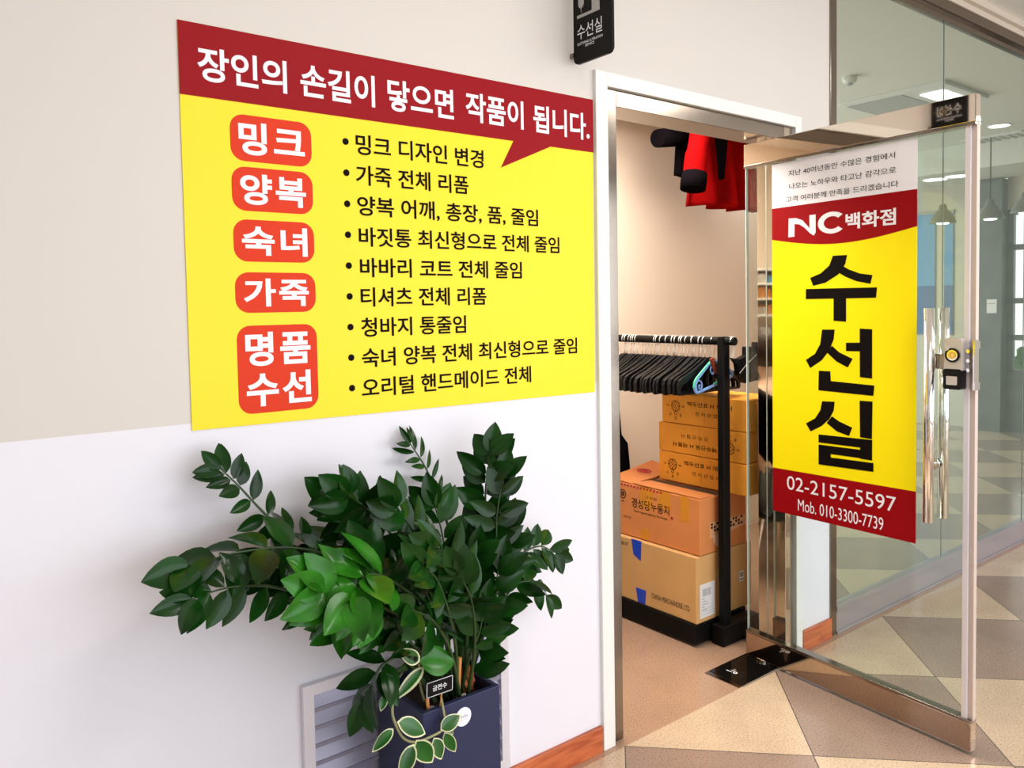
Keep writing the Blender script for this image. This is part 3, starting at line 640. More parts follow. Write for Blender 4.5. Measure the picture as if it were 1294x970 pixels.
bk = B(); bmesh.ops.create_icosphere(bk, subdivisions=3, radius=1)
for v in bk.verts:
    k = 1 + .22 * math.sin(v.co.x * 9 + v.co.z * 7) + .15 * rng.uniform(-1, 1); v.co = Vector((1.142 + v.co.x * .021 * k, -.160 + v.co.y * .02 * k, .488 + v.co.z * .042 * k))
obj('bark_chunk', bk, M['bark'], PL)
for (x, y, z, s) in ((1.02, -.205, .470, .010), (1.035, -.212, .468, .008), (1.012, -.196, .472, .009), (1.045, -.20, .468, .008), (1.115, -.19, .468, .009)):
    q = B(); bmesh.ops.create_icosphere(q, subdivisions=2, radius=s)
    for v in q.verts: v.co = Vector((v.co.x * 1.3 + x, v.co.y + y, v.co.z * .8 + z))
    obj('pebble', q, M['pebble'], PL, smooth=True)
hk = B(); tube(hk, spline([(.998, -.215, .462), (.990, -.22, .482), (.986, -.222, .512), (.99, -.225, .535)], 5), .0045, 7)
obj('dry_stem', hk, M['stake'], PL, smooth=True)
rb_ = B(); pr = spline([(.884, -.262, .672), (.900, -.27, .697), (.925, -.272, .708), (.962, -.268, .706), (.995, -.255, .690)], 6); q0 = None
for p in pr:
    q1 = [rb_.verts.new(p + Vector((0, 0, .008))), rb_.verts.new(p - Vector((0, 0, .008))), rb_.verts.new(p + Vector((0, .0015, -.008))), rb_.verts.new(p + Vector((0, .0015, .008)))]
    if q0:
        for k in range(4): rb_.faces.new((q0[k], q0[(k + 1) % 4], q1[(k + 1) % 4], q1[k]))
    q0 = q1
obj('ribbon', rb_, M['ribbon'], PL)
# name tag in the soil
TGF = Frame((1.003, -.252, .5525), (.99, -.12, .05), (-.03, -.12, 1))
tg = thing('plant_tag', 'small black plant name tag with white lettering stuck in the planter', 'plant tag', (1.003, -.24, .46))
obj('plate', slab(B(), TGF, [(-.036, -.019), (-.030, -.021), (.030, -.021), (.036, -.019), (.036, .019), (.030, .021), (-.030, .021), (-.036, .019)], -.001, .001), M['blackboard'], tg)
bd_ = B()
for r in (rect(-.034, .034, .0182, .0196), rect(-.034, .034, -.0196, -.0182), rect(-.0348, -.0334, -.018, .018), rect(.0334, .0348, -.018, .018)): slab(bd_, TGF, r, .001, .0014)
obj('border', bd_, M['whiteprint'], tg)
text('lettering', '금전수', TGF, -.019, .019, -.007, .008, M['whiteprint'], tg, .0016, .02)
obj('pick', tube(B(), [(1.010, -.250, .533), (1.012, -.226, .447)], .0018, 6), M['stake'], tg)

# ---------------------------------------------------------------- floor spring cover under the door
fc = thing('floor_hinge_cover', 'dark polished steel floor hinge cover plate under the open glass door', 'hinge plate', (2.69, .048, 0))
obj('plate', box(B(), 2.50, 2.885, -.034, .128, .0, .0045), M['blacksteel'], fc, bevel=.0012)
obj('trim_strip', box(B(), 2.478, 2.4995, -.034, .128, 0, .003), M['steel'], fc)
mk = B()
FL = Frame((0, 0, .0046), (1, 0, 0), (0, 1, 0))
ring(mk, FL, 2.565, .048, .004, .009, 0, .0004, 16); slab(mk, FL, rect(2.558, 2.562, .062, .086), 0, .0004); slab(mk, FL, rect(2.572, 2.576, .058, .072), 0, .0004); slab(mk, FL, rect(2.585, 2.588, .060, .070), 0, .0004)
obj('maker_mark', mk, M['whiteprint'], fc)
obj('spindle', lathe(B(), [(.028, .0045), (.028, .010), (.016, .0105), (.016, .0125)], (2.7425, .042, 0), 20), M['chrome'], fc)
boxo('threshold_strip', mat('threshold_strip', (.5, .44, .36), .3, .6), fc, 2.50, 2.885, -.040, -.0345, 0, .003)

# ---------------------------------------------------------------- garment rack with hangers
RX = 2.775
RK = thing('garment_rack', 'black metal garment rack on a heavy base just inside the door', 'rack', (2.80, .70, 0))
obj('base', box(B(), 2.632, 2.985, .300, 1.20, .010, .096), M['blackmetal'], RK, bevel=.004)
for y in (.255, 1.13):
    obj('foot', box(B(), RX - .05, 2.985, y - .03, y + .032, .0, .085), M['blackmetal'], RK, bevel=.004)
    obj('upright', box(B(), RX - .023, RX + .023, y - .016, y + .016, .06, 1.322), M['blackmetal'], RK, bevel=.004)
    obj('foot_cap', lathe(B(), [(.020, 0), (.024, .006), (.020, .014), (.006, .017)], (RX + .10, y - .048, .0), 16), M['chrome'], RK, smooth=True)
obj('rail', tube(B(), [(RX, .195, 1.303), (RX, 1.21, 1.303)], .0175, 18), M['blackmetal'], RK)

def hanger_bm(mult=1.0):
    bm = B(); f = Frame((0, 0, .018), (1, 0, 0)); q = .0055
    for s in (-1, 1):
        top = [(0, -.088), (.02, -.090), (.07, -.118), (.13, -.146), (.185, -.166), (.205, -.176), (.213, -.196), (.213, -.232), (.206, -.240)]
        bot = [(.196, -.240), (.194, -.206), (.180, -.194), (.12, -.172), (.06, -.146), (.02, -.122), (0, -.116)]
        pts = [(s * a, b) for a, b in top + bot]
        if s < 0: pts = pts[::-1]
        slab(bm, f, pts, -q, q)
    slab(bm, f, rect(-.2, .2, -.240, -.230), -q * .8, q * .8)
    for s in (-1, 1): slab(bm, f, rect(*sorted((s * .05, s * .058)), -.236, -.14), -q * .5, q * .5)
    return bm
def hook_bm():
    pts = [Vector((0, 0, -.074)), Vector((0, 0, -.050)), Vector((.003, 0, -.036))] + [Vector((.0205 * math.cos(a), 0, .0205 * math.sin(a))) for a in [math.radians(x) for x in (-60, -30, 0, 30, 60, 90, 120, 150, 180, 205)]]
    return tube(B(), pts, .0021, 6)
HG = 'black plastic hangers on the rack'
h0 = thing('clothes_hanger', 'black plastic coat hanger with chrome hook hanging in the tight row on the rack', 'hanger', (0, 0, 0), HG)
obj('body', hanger_bm(), M['blackplastic'], h0, bevel=.0012); obj('hook', hook_bm(), M['hookwire'], h0, smooth=True)
rg = random.Random(11)
ys = []; y = .335
while y < .86:
    ys.append(y); y += rg.uniform(.0165, .0205)
for i, y in enumerate(ys):
    o = h0 if i == 0 else copy_tree(h0)
    o.location = (RX + rg.uniform(-.008, .012), y, 1.3015); o.rotation_euler = (0, rg.uniform(-.025, .025), .05 * math.sin(i * .3) + rg.uniform(-.008, .008))
# blue and mint children's hanger with a curl
ch = thing('scroll_hanger', 'light blue and mint plastic hanger with curled end at the front of the rack', 'hanger', (RX, .306, 1.3))
CF = Frame((RX, .306, 1.3175), (1, 0, 0))
def strip(name, pts, rad, m, par): return obj(name, tube(B(), spline([CF(*p) for p in pts], 6), rad, 8), M[m], par, smooth=True)
strip('body', [(0, -.100, .0), (-.03, -.112, 0), (-.08, -.150, 0), (-.118, -.182, 0), (-.128, -.212, 0), (-.115, -.228, 0), (-.09, -.226, 0), (.0, -.207, 0), (.09, -.188, 0), (.125, -.17, 0), (.115, -.15, 0), (.07, -.125, 0), (0, -.100, 0)], .0062, 'hangblue', ch)
strip('edging', [(-.02, -.101, .001), (-.078, -.140, .001), (-.124, -.176, .001), (-.136, -.208, .001)], .0045, 'hanggreen', ch)
strip('edging', [(.0, -.199, .001), (.06, -.185, .001)], .004, 'hanggreen', ch)
strip('scroll', [(-.118, -.222, .003), (-.122, -.195, .003), (-.104, -.178, .003), (-.085, -.192, .003), (-.088, -.214, .003), (-.102, -.212, .003), (-.103, -.199, .003), (-.096, -.199, .003)], .0036, 'hangblue', ch)
strip('scroll', [(-.02, -.120, .003), (-.026, -.142, .003), (-.012, -.158, .003), (-.006, -.148, .003)], .003, 'hangblue', ch)
obj('hook', tube(B(), [CF(p[0] , p[1]) for p in [(0, -.1), (0, -.07), (.004, -.054)] + [(.0205 * math.cos(a), -.016 + .0205 * math.sin(a)) for a in [math.radians(x) for x in (-60, -30, 0, 30, 60, 90, 120, 150, 180)]]], .0016, 6), M['chrome'], ch)
pg = thing('clothes_clip', 'red brown clip on the blue curled hanger beside the rack upright', 'clip', CF(-.012, -.13, .012))
obj('jaw', slab(B(), CF, [(-.040, -.092), (-.026, -.086), (.012, -.148), (-.006, -.156)], .0075, .012), M['peg'], pg); obj('jaw', slab(B(), CF, [(-.036, -.090), (-.022, -.084), (.008, -.150), (-.008, -.156)], .0135, .018), M['peg'], pg)
obj('spring', tube(B(), [CF(-.014, -.118, .0065), CF(-.014, -.118, .019)], .004, 8), M['chrome'], pg)
# clip hangers bunched at the near end, reaching away to the right of the upright
for k, (y, a, lab) in enumerate(((.206, -.14, 'black clip trouser hanger at the very end of the rack rail'), (.2175, -.10, 'black clip trouser hanger, middle of the three at the near end of the rail'), (.2290, -.06, 'black clip trouser hanger right in front of the rack upright'))):
    tr_ = thing('trouser_hanger', lab, 'hanger', (RX + .01, y, 1.3))
    TF = Frame((RX + .004 + .006 * k, y, 1.3175), (1, a, 0)); dz = -.012 * k; e = .004
    obj('bar', slab(B(), TF, [(-.006, -.085), (.03, -.092), (.10, -.070), (.17, -.045 + dz), (.182, -.06), (.180, -.17 + dz), (.15, -.185), (.06, -.195), (.03, -.16), (.02, -.11)], -e, e), M['blackplastic'], tr_)
    for u, v in ((.09, -.075), (.152, -.058)): obj('clip', slab(B(), TF, rrect(u - .012, u + .014, v - .03, v + .034, .004), -.005, .0056), M['blackplastic'], tr_)
    obj('wire', tube(B(), [TF(.03, -.15, .005), TF(.07, -.115, .0055), TF(.13, -.075, .0055)], .0018, 6), M['hookwire'], tr_)
    obj('hook', tube(B(), [TF(0, -.09), TF(0, -.07), TF(.004, -.054)] + [TF(.0205 * math.cos(a_), -.016 + .0205 * math.sin(a_)) for a_ in [math.radians(x) for x in (-60, -30, 0, 30, 60, 90, 120, 150, 180)]], .0021, 6), M['hookwire'], tr_)

# ---------------------------------------------------------------- cartons
def carton(name, label, x0, x1, y0, y1, z0, z1, m, rz=0.0):
    t = thing(name, label, 'box', ((x0 + x1) / 2, (y0 + y1) / 2, z0))
    e = .003
    obj('body', box(B(), x0, x1, y0, y1, z0, z1 - .002), m, t, bevel=.0035)
    return t
GX = lambda x: Frame((x, 0, 0), (0, -1, 0))   # face looking towards -x ; u = -y
GY = lambda y: Frame((0, y, 0), (1, 0, 0))    # face looking towards -y ; u = x
# bottom carton
c1 = carton('carton', 'large plain tan carton with blue tape, lowest box on the rack base', 2.645, 3.03, .303, .98, .0965, .386, M['card'])
f = GX(2.645); g = GY(.303)
for u0, v0, v1 in ((-.665, .315, .386), (-.640, .100, .165)):
    obj('blue_tape', slab(B(), f, [(u0, v0), (u0 + .045, v0 - (.02 if v0 > .2 else 0)), (u0 + .050, v1), (u0 - .012, v1)], 0, .0012), M['blue'], c1)
for v0, v1 in ((.110, .160), (.335, .384)): obj('blue_tape', slab(B(), g, rect(2.833, 2.856, v0, v1), 0, .0012), M['blue'], c1)
lb_ = obj('shipping_label', slab(B(), g, rect(2.668, 2.768, .115, .262), 0, .0008), M['paper'], c1)
bc = B(); rg2 = random.Random(3); u = 2.684
while u < 2.735:
    w_ = rg2.choice((.0015, .0025, .004)); slab(bc, g, rect(u, u + w_, .208, .240), .0008, .0012); u += w_ + rg2.choice((.0018, .003))
for k in range(5): slab(bc, g, rect(2.680, 2.70 + .012 * (k % 3), .196 - .012 * k, .199 - .012 * k), .0008, .0012)
for k in range(3): slab(bc, g, rect(2.678 , 2.758, .128 + .012 * k, .129 + .012 * k), .0008, .0012)
obj('barcode', bc, M['grey'], lb_)
obj('small_label', slab(B(), g, rect(2.944, 2.972, .215, .262), 0, .0008), M['paper'], c1)
b2_ = B()
for k in range(5): slab(b2_, g, rect(2.947 + .0045 * k, 2.949 + .0045 * k, .236, .255), .0008, .0012)
slab(b2_, g, rect(2.947, 2.968, .222, .226), .0008, .0012); obj('barcode', b2_, M['black'], c1)
text('lettering', 'CHINA MERCHANDISE LTD', f, -.556, -.340, .142, .166, M['print_'], c1, .0008)
text('lettering', '2000 07', f, -.760, -.700, .345, .362, M['print_'], c1, .0008)
# middle carton with its flaps open
c2 = carton('carton', 'orange brown carton with loose flaps, in the middle of the pile', 2.668, 2.992, .300, .855, .3875, .632, M['card2'])
f = GX(2.668); g = GY(.300)
for u0, u1, v0, v1 in ((-.640, -.565, .540, .632), (-.53, -.46, .552, .632), (-.405, -.36, .520, .632), (-.64, -.59, .392, .44)): obj('tape', slab(B(), f, rect(u0, u1, v0, v1), 0, .0008), M['tape'], c2)
def flap(name, pts, m, th=.004):
    bm = B(); a = [bm.verts.new(p) for p in pts]; b = [bm.verts.new(Vector(p) + Vector((0, 0, th))) for p in pts]
    bm.faces.new(a[::-1]); bm.faces.new(b)
    for i in range(len(pts)): j = (i + 1) % len(pts); bm.faces.new((a[i], a[j], b[j], b[i]))
    return obj(name, bm, m, c2)
fl = flap('flap', [(2.672, .70, .6315), (2.832, .70, .6315), (2.980, .70, .655), (2.980, .852, .678), (2.800, .852, .650), (2.672, .852, .640)], M['card2'])
flap('flap', [(2.672, .304, .6325), (2.775, .304, .6300), (2.790, .694, .6300), (2.672, .694, .6355)], M['card2'])
flap('gap_shade_strip', [(2.760, .306, .6298), (2.840, .306, .6298), (2.840, .694, .6298), (2.775, .694, .6298)], M['gapdark'], .0015)  # dark strip painting in the shade of the open gap
fm = B()
FT = Frame((2.84, .775, .6595), (0, -1, .0), (1, 0, .045))
rs = [FT(.030 * math.cos(a) * 1.3, .022 * math.sin(a)) for a in [2 * math.pi * k / 20 for k in range(21)]]
tube(fm, rs, .003, 6, cap=False); tube(fm, [FT(-.022, 0), FT(.022, 0)], .003, 6); tube(fm, [FT(-.012, .008), FT(.016, .008)], .002, 6)
obj('round_stamp', fm, M['printred'], c2)
st_ = B()
for k in range(17): slab(st_, f, [(-.845 + .02 * k, .618), (-.835 + .02 * k, .618), (-.829 + .02 * k, .629), (-.839 + .02 * k, .629)], 0, .0009)
obj('striped_edge', st_, M['printred'], c2)
text('lettering', '경성당누룽지', f, -.694, -.468, .528, .572, M['print_'], c2, .001, .006)
text('lettering', 'Gyeongseongdang Nurungji', f, -.682, -.48, .505, .518, M['print_'], c2, .001)
text('lettering', '구수한', f, -.61, -.54, .582, .594, M['print_'], c2, .001)
obj('seal_mark', slab(B(), f, rect(-.460, -.448, .515, .527), 0, .001), M['printred'], c2)
em2 = B(); ring(em2, f, -.752, .578, .018, .022, 0, .0009)
for k in range(6): slab(em2, f, rect(-.764 + .004 * k, -.762 + .004 * k, .566 + .003 * (k % 2), .590), 0, .0009)
slab(em2, f, rect(-.760, -.744, .542, .546), 0, .0009); obj('emblem', em2, M['print_'], c2)
text('lettering', '유통기한', f, -.748, -.700, .468, .480, M['print_'], c2, .001)
l2_ = obj('torn_label', slab(B(), g, [(2.735, .452), (2.90, .462), (2.985, .470), (2.985, .515), (2.735, .522)], 0, .0008), mat('pale_label', srgb(232, 176, 130), .6), c2)
lp = B()
for i in range(3):
    for j in range(12):
        if (i + j) % 3: slab(lp, g, rect(2.740 + .019 * j, 2.753 + .019 * j, .478 + .014 * i, .488 + .014 * i), .0008, .0012)
obj('label_print', lp, M['print_'], l2_)
obj('paper_patch', slab(B(), g, [(2.760, .425), (2.79, .405), (2.85, .41), (2.85, .455), (2.752, .462)], .0008, .0012), mat('pale_patch', srgb(238, 196, 160), .6), c2)
# three small cartons
def thread_box(label, z0, z1, dx, dy, ya, yb, flip):
    t = carton('thread_carton', label, 2.842 + dx, 3.10 + dx, ya + dy, yb + dy, z0, z1, M['card3'])
    f = GX(2.842 + dx); v = (lambda k: z0 + k) if not flip else (lambda k: z1 - k); h = z1 - z0
    U = (lambda a: -(yb + dy) + a) if not flip else (lambda a: -(ya + dy) - a)
    def T(body, a0, a1, b0, b1, bold=.004):
        u0, u1 = sorted((U(a0), U(a1))); w0, w1 = sorted((v(b0), v(b1))); text('lettering', body, f, u0, u1, w0, w1, M['print_'], t, .0008, bold, flip)
    T('백두산표 H 재봉사', .152, .402, .085, .107, .010); T('전 지 산 업 사', .198, .352, .045, .063)
    e = B(); cu, cv = U(.083), v(.080)
    ring(e, f, cu, cv, .022, .0245, 0, .0009, 24)
    for k in range(12):
        a = 2 * math.pi * k / 12; slab(e, f, [(cu + .0245 * math.cos(a - .08), cv + .0245 * math.sin(a - .08)), (cu + .029 * math.cos(a), cv + .029 * math.sin(a)), (cu + .0245 * math.cos(a + .08), cv + .0245 * math.sin(a + .08))], 0, .0009)
    for i in range(-2, 3):
        for j in range(-2, 3):
            if abs(i) + abs(j) < 4 and (i + j) % 2 == 0: slab(e, f, rect(cu + .008 * i - .0028, cu + .008 * i + .0028, cv + .008 * j - .0028, cv + .008 * j + .0028), 0, .0009)
    s = -1 if flip else 1
    ring(e, f, cu, cv - s * .033, .0065, .0085, 0, .0009, 14)
    obj('emblem', e, M['print_'], t)
    T('상', .046, .058, .032, .046); T('표', .076, .090, .018, .030); T('등', .108, .120, .032, .046); T('등록', .030, .046, .075, .085); T('상표', .118, .136, .075, .085)
    obj('tape', slab(B(), f, rect(*sorted((U(.245), U(.249))), z0 + .002, z1 - .004), 0, .0006), M['tape'], t)
    return t
thread_box('yellow brown sewing thread carton, lowest of the stack of three', .6365, .773, .0, .0, .186, .680, False)
thread_box('yellow brown sewing thread carton printed upside down, second of the stack of three', .7740, .910, .004, .008, .188, .676, True)
thread_box('yellow brown sewing thread carton with upright print, topmost of the stack of three', .9110, 1.050, .006, .0, .184, .664, False)
# dark bag leaning on the back wall
bg = B(); tube(bg, spline([(3.10, 1.20, .01), (3.12, 1.21, .45), (3.10, 1.22, .75), (3.085, 1.225, .93)], 5), [.075] * 5 + [.06] * 5 + [.032] * 5 + [.012], 12)
tag(at_base(obj('umbrella', bg, M['blackcloth'], smooth=True)), 'tall folded black umbrella leaning in the corner behind the boxes', 'umbrella')

# ---------------------------------------------------------------- coats on the high rail
hr = thing('ceiling_rail', 'thin steel clothes rail hung under the room ceiling above the door', 'rail', (3.6, .86, 2.3))
obj('bar', tube(B(), [(2.95, .86, 2.40), (4.30, .86, 2.40)], .010, 10), M['steel'], hr)
for x in (3.0, 4.25): obj('drop_rod', tube(B(), [(x, .86, 2.40), (x, .86, 2.50)], .006, 8), M['steel'], hr)
def drape(x0, x1, yc, top, hem, amp, waves, ph, thick=.05, flare=.0, nx=48, nz=16):
    bm = B(); sides = []
    for s in (-1, 1):
        g_ = []
        for i in range(nx + 1):
            t = i / nx; col = []
            for k in range(nz + 1):
                q = k / nz; z = top + (hem - top) * q
                x = (x0 + x1) / 2 + (t - .5) * (x1 - x0) * (1 + flare * q)
                y = yc + s * thick * (.35 + .65 * math.sin(math.pi * min(1, max(0, t))) ** .4) * (.45 + .55 * q) + amp * q * math.sin(t * waves * 2 * math.pi + ph + .4 * q)
                col.append(bm.verts.new((x, y, z + (.006 * math.sin(t * 9) if k == nz else 0))))
            g_.append(col)
        sides.append(g_)
    a, b = sides
    for i in range(nx):
        for k in range(nz):
            bm.faces.new((a[i][k], a[i + 1][k], a[i + 1][k + 1], a[i][k + 1])); bm.faces.new((b[i][k], b[i][k + 1], b[i + 1][k + 1], b[i + 1][k]))
        bm.faces.new((a[i][nz], a[i + 1][nz], b[i + 1][nz], b[i][nz])); bm.faces.new((a[i][0], b[i][0], b[i + 1][0], a[i + 1][0]))
    for i in (0, nx):
        for k in range(nz): bm.faces.new((a[i][k], a[i][k + 1], b[i][k + 1], b[i][k]))
    return bm
rc = thing('red_coat', 'red wool coat with black cuff hanging above the doorway', 'coat', (3.5, .8, 1.97))
obj('body', drape(3.275, 3.84, .81, 2.385, 1.968, .052, 3.3, .6, .02, .02, 72, 16), M['redcloth'], rc, smooth=True)
sl_ = obj('sleeve', tube(B(), spline([(3.215, .72, 2.40), (3.185, .70, 2.30), (3.14, .685, 2.19), (3.115, .68, 2.085)], 5), [.045] * 5 + [.050] * 5 + [.056] * 5 + [.060], 18), M['redcloth'], rc, smooth=True)
obj('cuff', tube(B(), [(3.118, .68, 2.098), (3.108, .678, 2.06), (3.100, .676, 2.020)], [.062, .064, .062], 18), M['blackcloth'], sl_, smooth='side')
obj('lapel_and_fold_shade', drape(3.31, 3.44, .715, 2.385, 2.10, .004, .5, 0, .012, -.75, 10, 6), M['blackcloth'], rc, smooth=True)  # black lapel, lengthened to paint in the shade of the coat's folds
bj = thing('black_coat', 'black and dark coat hanging to the right of the red coat', 'coat', (3.9, .84, 1.97))
obj('body', drape(3.875, 4.15, .85, 2.385, 1.972, .02, 2.0, 2.0, .055, .05), M['blackcloth'], bj, smooth=True)
obj('shoulder', drape(3.62, 4.05, .70, 2.385, 2.27, .006, 1.5, .5, .02, 0, 20, 6), M['blackcloth'], bj, smooth=True)
rs_ = thing('black_jacket', 'black jacket sleeve sticking out behind the left of the red coat', 'jacket', (3.1, .93, 2.1))
obj('sleeve', tube(B(), [(3.36, .92, 2.35), (3.25, .91, 2.335), (3.10, .90, 2.305)], [.058, .052, .046], 16), M['blackcloth'], rs_, smooth='side')
obj('body', drape(3.285, 3.5, .93, 2.385, 2.14, .01, 1.2, 0, .04), M['blackcloth'], rs_, smooth=True)

# ---------------------------------------------------------------- rest of the repair room (seen in the polished door jamb)
shelf_g = 'white shelves on the back wall'
for z in (1.672, 1.582, 1.490, 1.388):
    tag(at_base(obj('wall_shelf', box(B(), .55, 1.50, 1.06, 1.28, z - .012, z), M['white'], bevel=.002)), 'white wall shelf with small sewing goods on the back wall of the room', 'shelf', shelf_g)
rg3 = random.Random(8)
for z, mats in ((1.582, ('bannerd', 'paper', 'banner')), (1.490, ('stake', 'paper', 'tape')), (1.388, ('stake', 'pebble', 'paper'))):
    x = .72
    while x < 1.36:
        w_ = rg3.uniform(.022, .05); h = rg3.uniform(.045, .068)
        tag(at_base(obj('storage_box', box(B(), x, x + w_, 1.10, 1.24, z, z + h), M[rg3.choice(mats)], bevel=.002)), 'small storage box on a white shelf in the back of the repair room', 'box', 'small boxes on the shelves')
        x += w_ + rg3.uniform(.004, .02)
tb = thing('sewing_table', 'pale sewing table in the back of the repair room', 'table', (1.73, 1.0, 0))
obj('tabletop', box(B(), 1.10, 2.36, .80, 1.27, .79, .815), M['tablewood'], tb, bevel=.003)
for x in (1.13, 2.29):
    for y in (.83, 1.21): obj('leg', box(B(), x, x + .035, y, y + .035, 0, .79), M['tablegrey'], tb)
obj('modesty_panel', box(B(), 1.16, 2.30, 1.19, 1.20, .3, .79), M['tablegrey'], tb)
sm = thing('sewing_machine', 'white sewing machine with blue trim on the sewing table', 'sewing machine', (1.40, 1.02, .815))
obj('base', box(B(), 1.22, 1.58, .95, 1.09, .816, .85), M['white'], sm, bevel=.006); obj('pillar', box(B(), 1.49, 1.57, .97, 1.07, .85, 1.03), M['white'], sm, bevel=.008)
obj('arm', box(B(), 1.24, 1.57, .98, 1.06, 1.00, 1.08), M['bannerd'], sm, bevel=.01); obj('head', box(B(), 1.24, 1.31, .975, 1.065, .93, 1.08), M['white'], sm, bevel=.008)
obj('needle', tube(B(), [(1.275, 1.02, .93), (1.275, 1.02, .852)], .003, 6), M['chrome'], sm); obj('hand_wheel', tube(B(), [(1.57, 1.02, 1.03), (1.592, 1.02, 1.03)], .032, 18), M['blackplastic'], sm)
for i, (x, y, m) in enumerate(((1.66, .93, 'white'), (1.71, 1.02, 'banner'), (1.62, .88, 'stake'), (1.76, .90, 'paper'))):
    t = thing('thread_spool', '%s thread cone on the sewing table' % ('white', 'blue', 'tan', 'off white')[i], 'thread', (x, y, .815))
    obj('thread', lathe(B(), [(.024, .817), (.026, .825), (.012, .905), (.008, .91)], (x, y, 0), 16), M[m], t, smooth=True); obj('core', lathe(B(), [(.006, .905), (.005, .925)], (x, y, 0), 10), M['paper'], t)

# ---------------------------------------------------------------- person sewing at the table (seen only in the polished jamb)
def skin_mesh(name, verts, edges, rad, m, par, sub=2):
    me = bpy.data.meshes.new(name); me.from_pydata([Vector(v) for v in verts], edges, [])
    o = bpy.data.objects.new(name, me); COL.objects.link(o)
    sk_ = o.modifiers.new('skin', 'SKIN'); sk_.use_smooth_shade = True
    for i, r in enumerate(rad):
        s = me.skin_vertices[0].data[i]; s.radius = (r, r) if not isinstance(r, tuple) else r
        s.use_root = (i == 0)
    ss = o.modifiers.new('sub', 'SUBSURF'); ss.levels = sub; ss.render_levels = sub
    dg = bpy.context.evaluated_depsgraph_get(); m2 = bpy.data.meshes.new_from_object(o.evaluated_get(dg)); bpy.data.objects.remove(o); bpy.data.meshes.remove(me)
    m2.materials.clear()
    for p in m2.polygons: p.use_smooth = True
    return link(name, m2, m, par)
PX, PY = 2.03, .545
pe = thing('person', 'person with dark brown tied hair and dark sweater, seated bent over the sewing table', 'person', (PX, PY, 0))
def P_(x, y, z): return (PX + x, PY + y, z)
V_ = [P_(0, 0, .50), P_(0, .01, .66), P_(0, .03, .84), P_(0, .05, .98), P_(0, .07, 1.055), P_(0, .095, 1.11), P_(0, .11, 1.18), P_(0, .11, 1.245)]
E_ = [(i, i + 1) for i in range(7)]; Rr = [(.15, .11), (.13, .10), (.14, .10), (.12, .085), (.05, .05), (.046, .046), (.078, .088), (.076, .085)]
def add(parent, pts, rads):
    for p, r in zip(pts, rads):
        V_.append(P_(*p)); E_.append((parent, len(V_) - 1)); Rr.append(r); parent = len(V_) - 1
    return parent
for s in (-1, 1):
    w_ = add(3, [(s * .17, .05, .985), (s * .21, .10, .78), (s * .13, .27, .845), (s * .115, .315, .848)], [.055, .044, .030, .032])
    for k, L in enumerate((.060, .070, .066, .052)):
        fx = s * .115 - s * .027 + s * .018 * k
        add(w_, [(fx, .345, .850), (fx - s * .002, .345 + L * .6, .846), (fx - s * .004, .345 + L, .832)], [.0095, .0085, .0075])
    add(w_, [(s * .080, .320, .846), (s * .066, .350, .838)], [.0105, .0085])
    add(0, [(s * .10, .06, .50), (s * .11, .40, .50), (s * .11, .38, .08), (s * .11, .48, .04)], [.085, .06, .045, .038])
skin_mesh('body', V_, E_, Rr, M['skin'], pe)
V2, E2, R2 = V_[:4], [(0, 1), (1, 2), (2, 3)], [(.17, .125), (.145, .115), (.158, .115), (.135, .098)]
def add2(parent, pts, rads):
    for p, r in zip(pts, rads): V2.append(P_(*p)); E2.append((parent, len(V2) - 1)); R2.append(r); parent = len(V2) - 1
V2 = list(V2)
for s in (-1, 1): add2(3, [(s * .17, .05, .985), (s * .21, .10, .78), (s * .14, .25, .840)], [.066, .054, .042])
skin_mesh('sweater', V2, E2, R2, M['blackcloth'], pe)
V2, E2, R2 = [P_(0, 0, .49)], [], [(.16, .12)]
for s in (-1, 1): add2(0, [(s * .10, .06, .50), (s * .11, .40, .50), (s * .11, .38, .12)], [.098, .074, .056])
skin_mesh('trousers', V2, E2, R2, M['column'], pe)
hb_ = B(); bmesh.ops.create_uvsphere(hb_, u_segments=28, v_segments=18, radius=1)
for v in hb_.verts:
    c = v.co.copy(); face = c.y > .35 and c.z < .45
    v.co = Vector(P_(c.x * .098, .105 + c.y * .112 - (.06 if face else 0), 1.225 + c.z * .118 + .003 * math.sin(c.x * 40)))
ho = obj('hair', hb_, M['hair'], pe, smooth=True)
bn = B(); bmesh.ops.create_uvsphere(bn, u_segments=18, v_segments=12, radius=.048)
for v in bn.verts: v.co = Vector(P_(v.co.x, v.co.y - .02, v.co.z + 1.25))
obj('bun', bn, M['hair'], ho, smooth=True)
fb = B(); tube(fb, [P_(0, .185, 1.225), P_(0, .207, 1.195), P_(0, .196, 1.185)], [.008, .013, .008], 8); obj('nose', fb, M['skin'], pe, smooth=True)
for s in (-1, 1):
    eb = B(); bmesh.ops.create_uvsphere(eb, u_segments=12, v_segments=8, radius=.011)
    for v in eb.verts: v.co = Vector(P_(v.co.x + s * .032, v.co.y + .182, v.co.z + 1.218))
    obj('eye', eb, M['whiteprint'], pe, smooth=True)
    eb = B(); bmesh.ops.create_uvsphere(eb, u_segments=12, v_segments=8, radius=1)
    for v in eb.verts: v.co = Vector(P_(v.co.x * .010 + s * .083, v.co.y * .02 + .105, v.co.z * .032 + 1.195))
    obj('ear', eb, M['skin'], pe, smooth=True)
obj('mouth', tube(B(), [P_(-.022, .178, 1.150), P_(0, .186, 1.148), P_(.022, .178, 1.150)], .005, 8), M['peg'], pe, smooth=True)
sto = thing('stool', 'round black stool under the seated person', 'stool', (PX, PY, 0))
obj('seat', lathe(B(), [(.15, .345), (.165, .36), (.165, .38), (.14, .392)], (PX, PY, 0), 28), M['blackplastic'], sto)
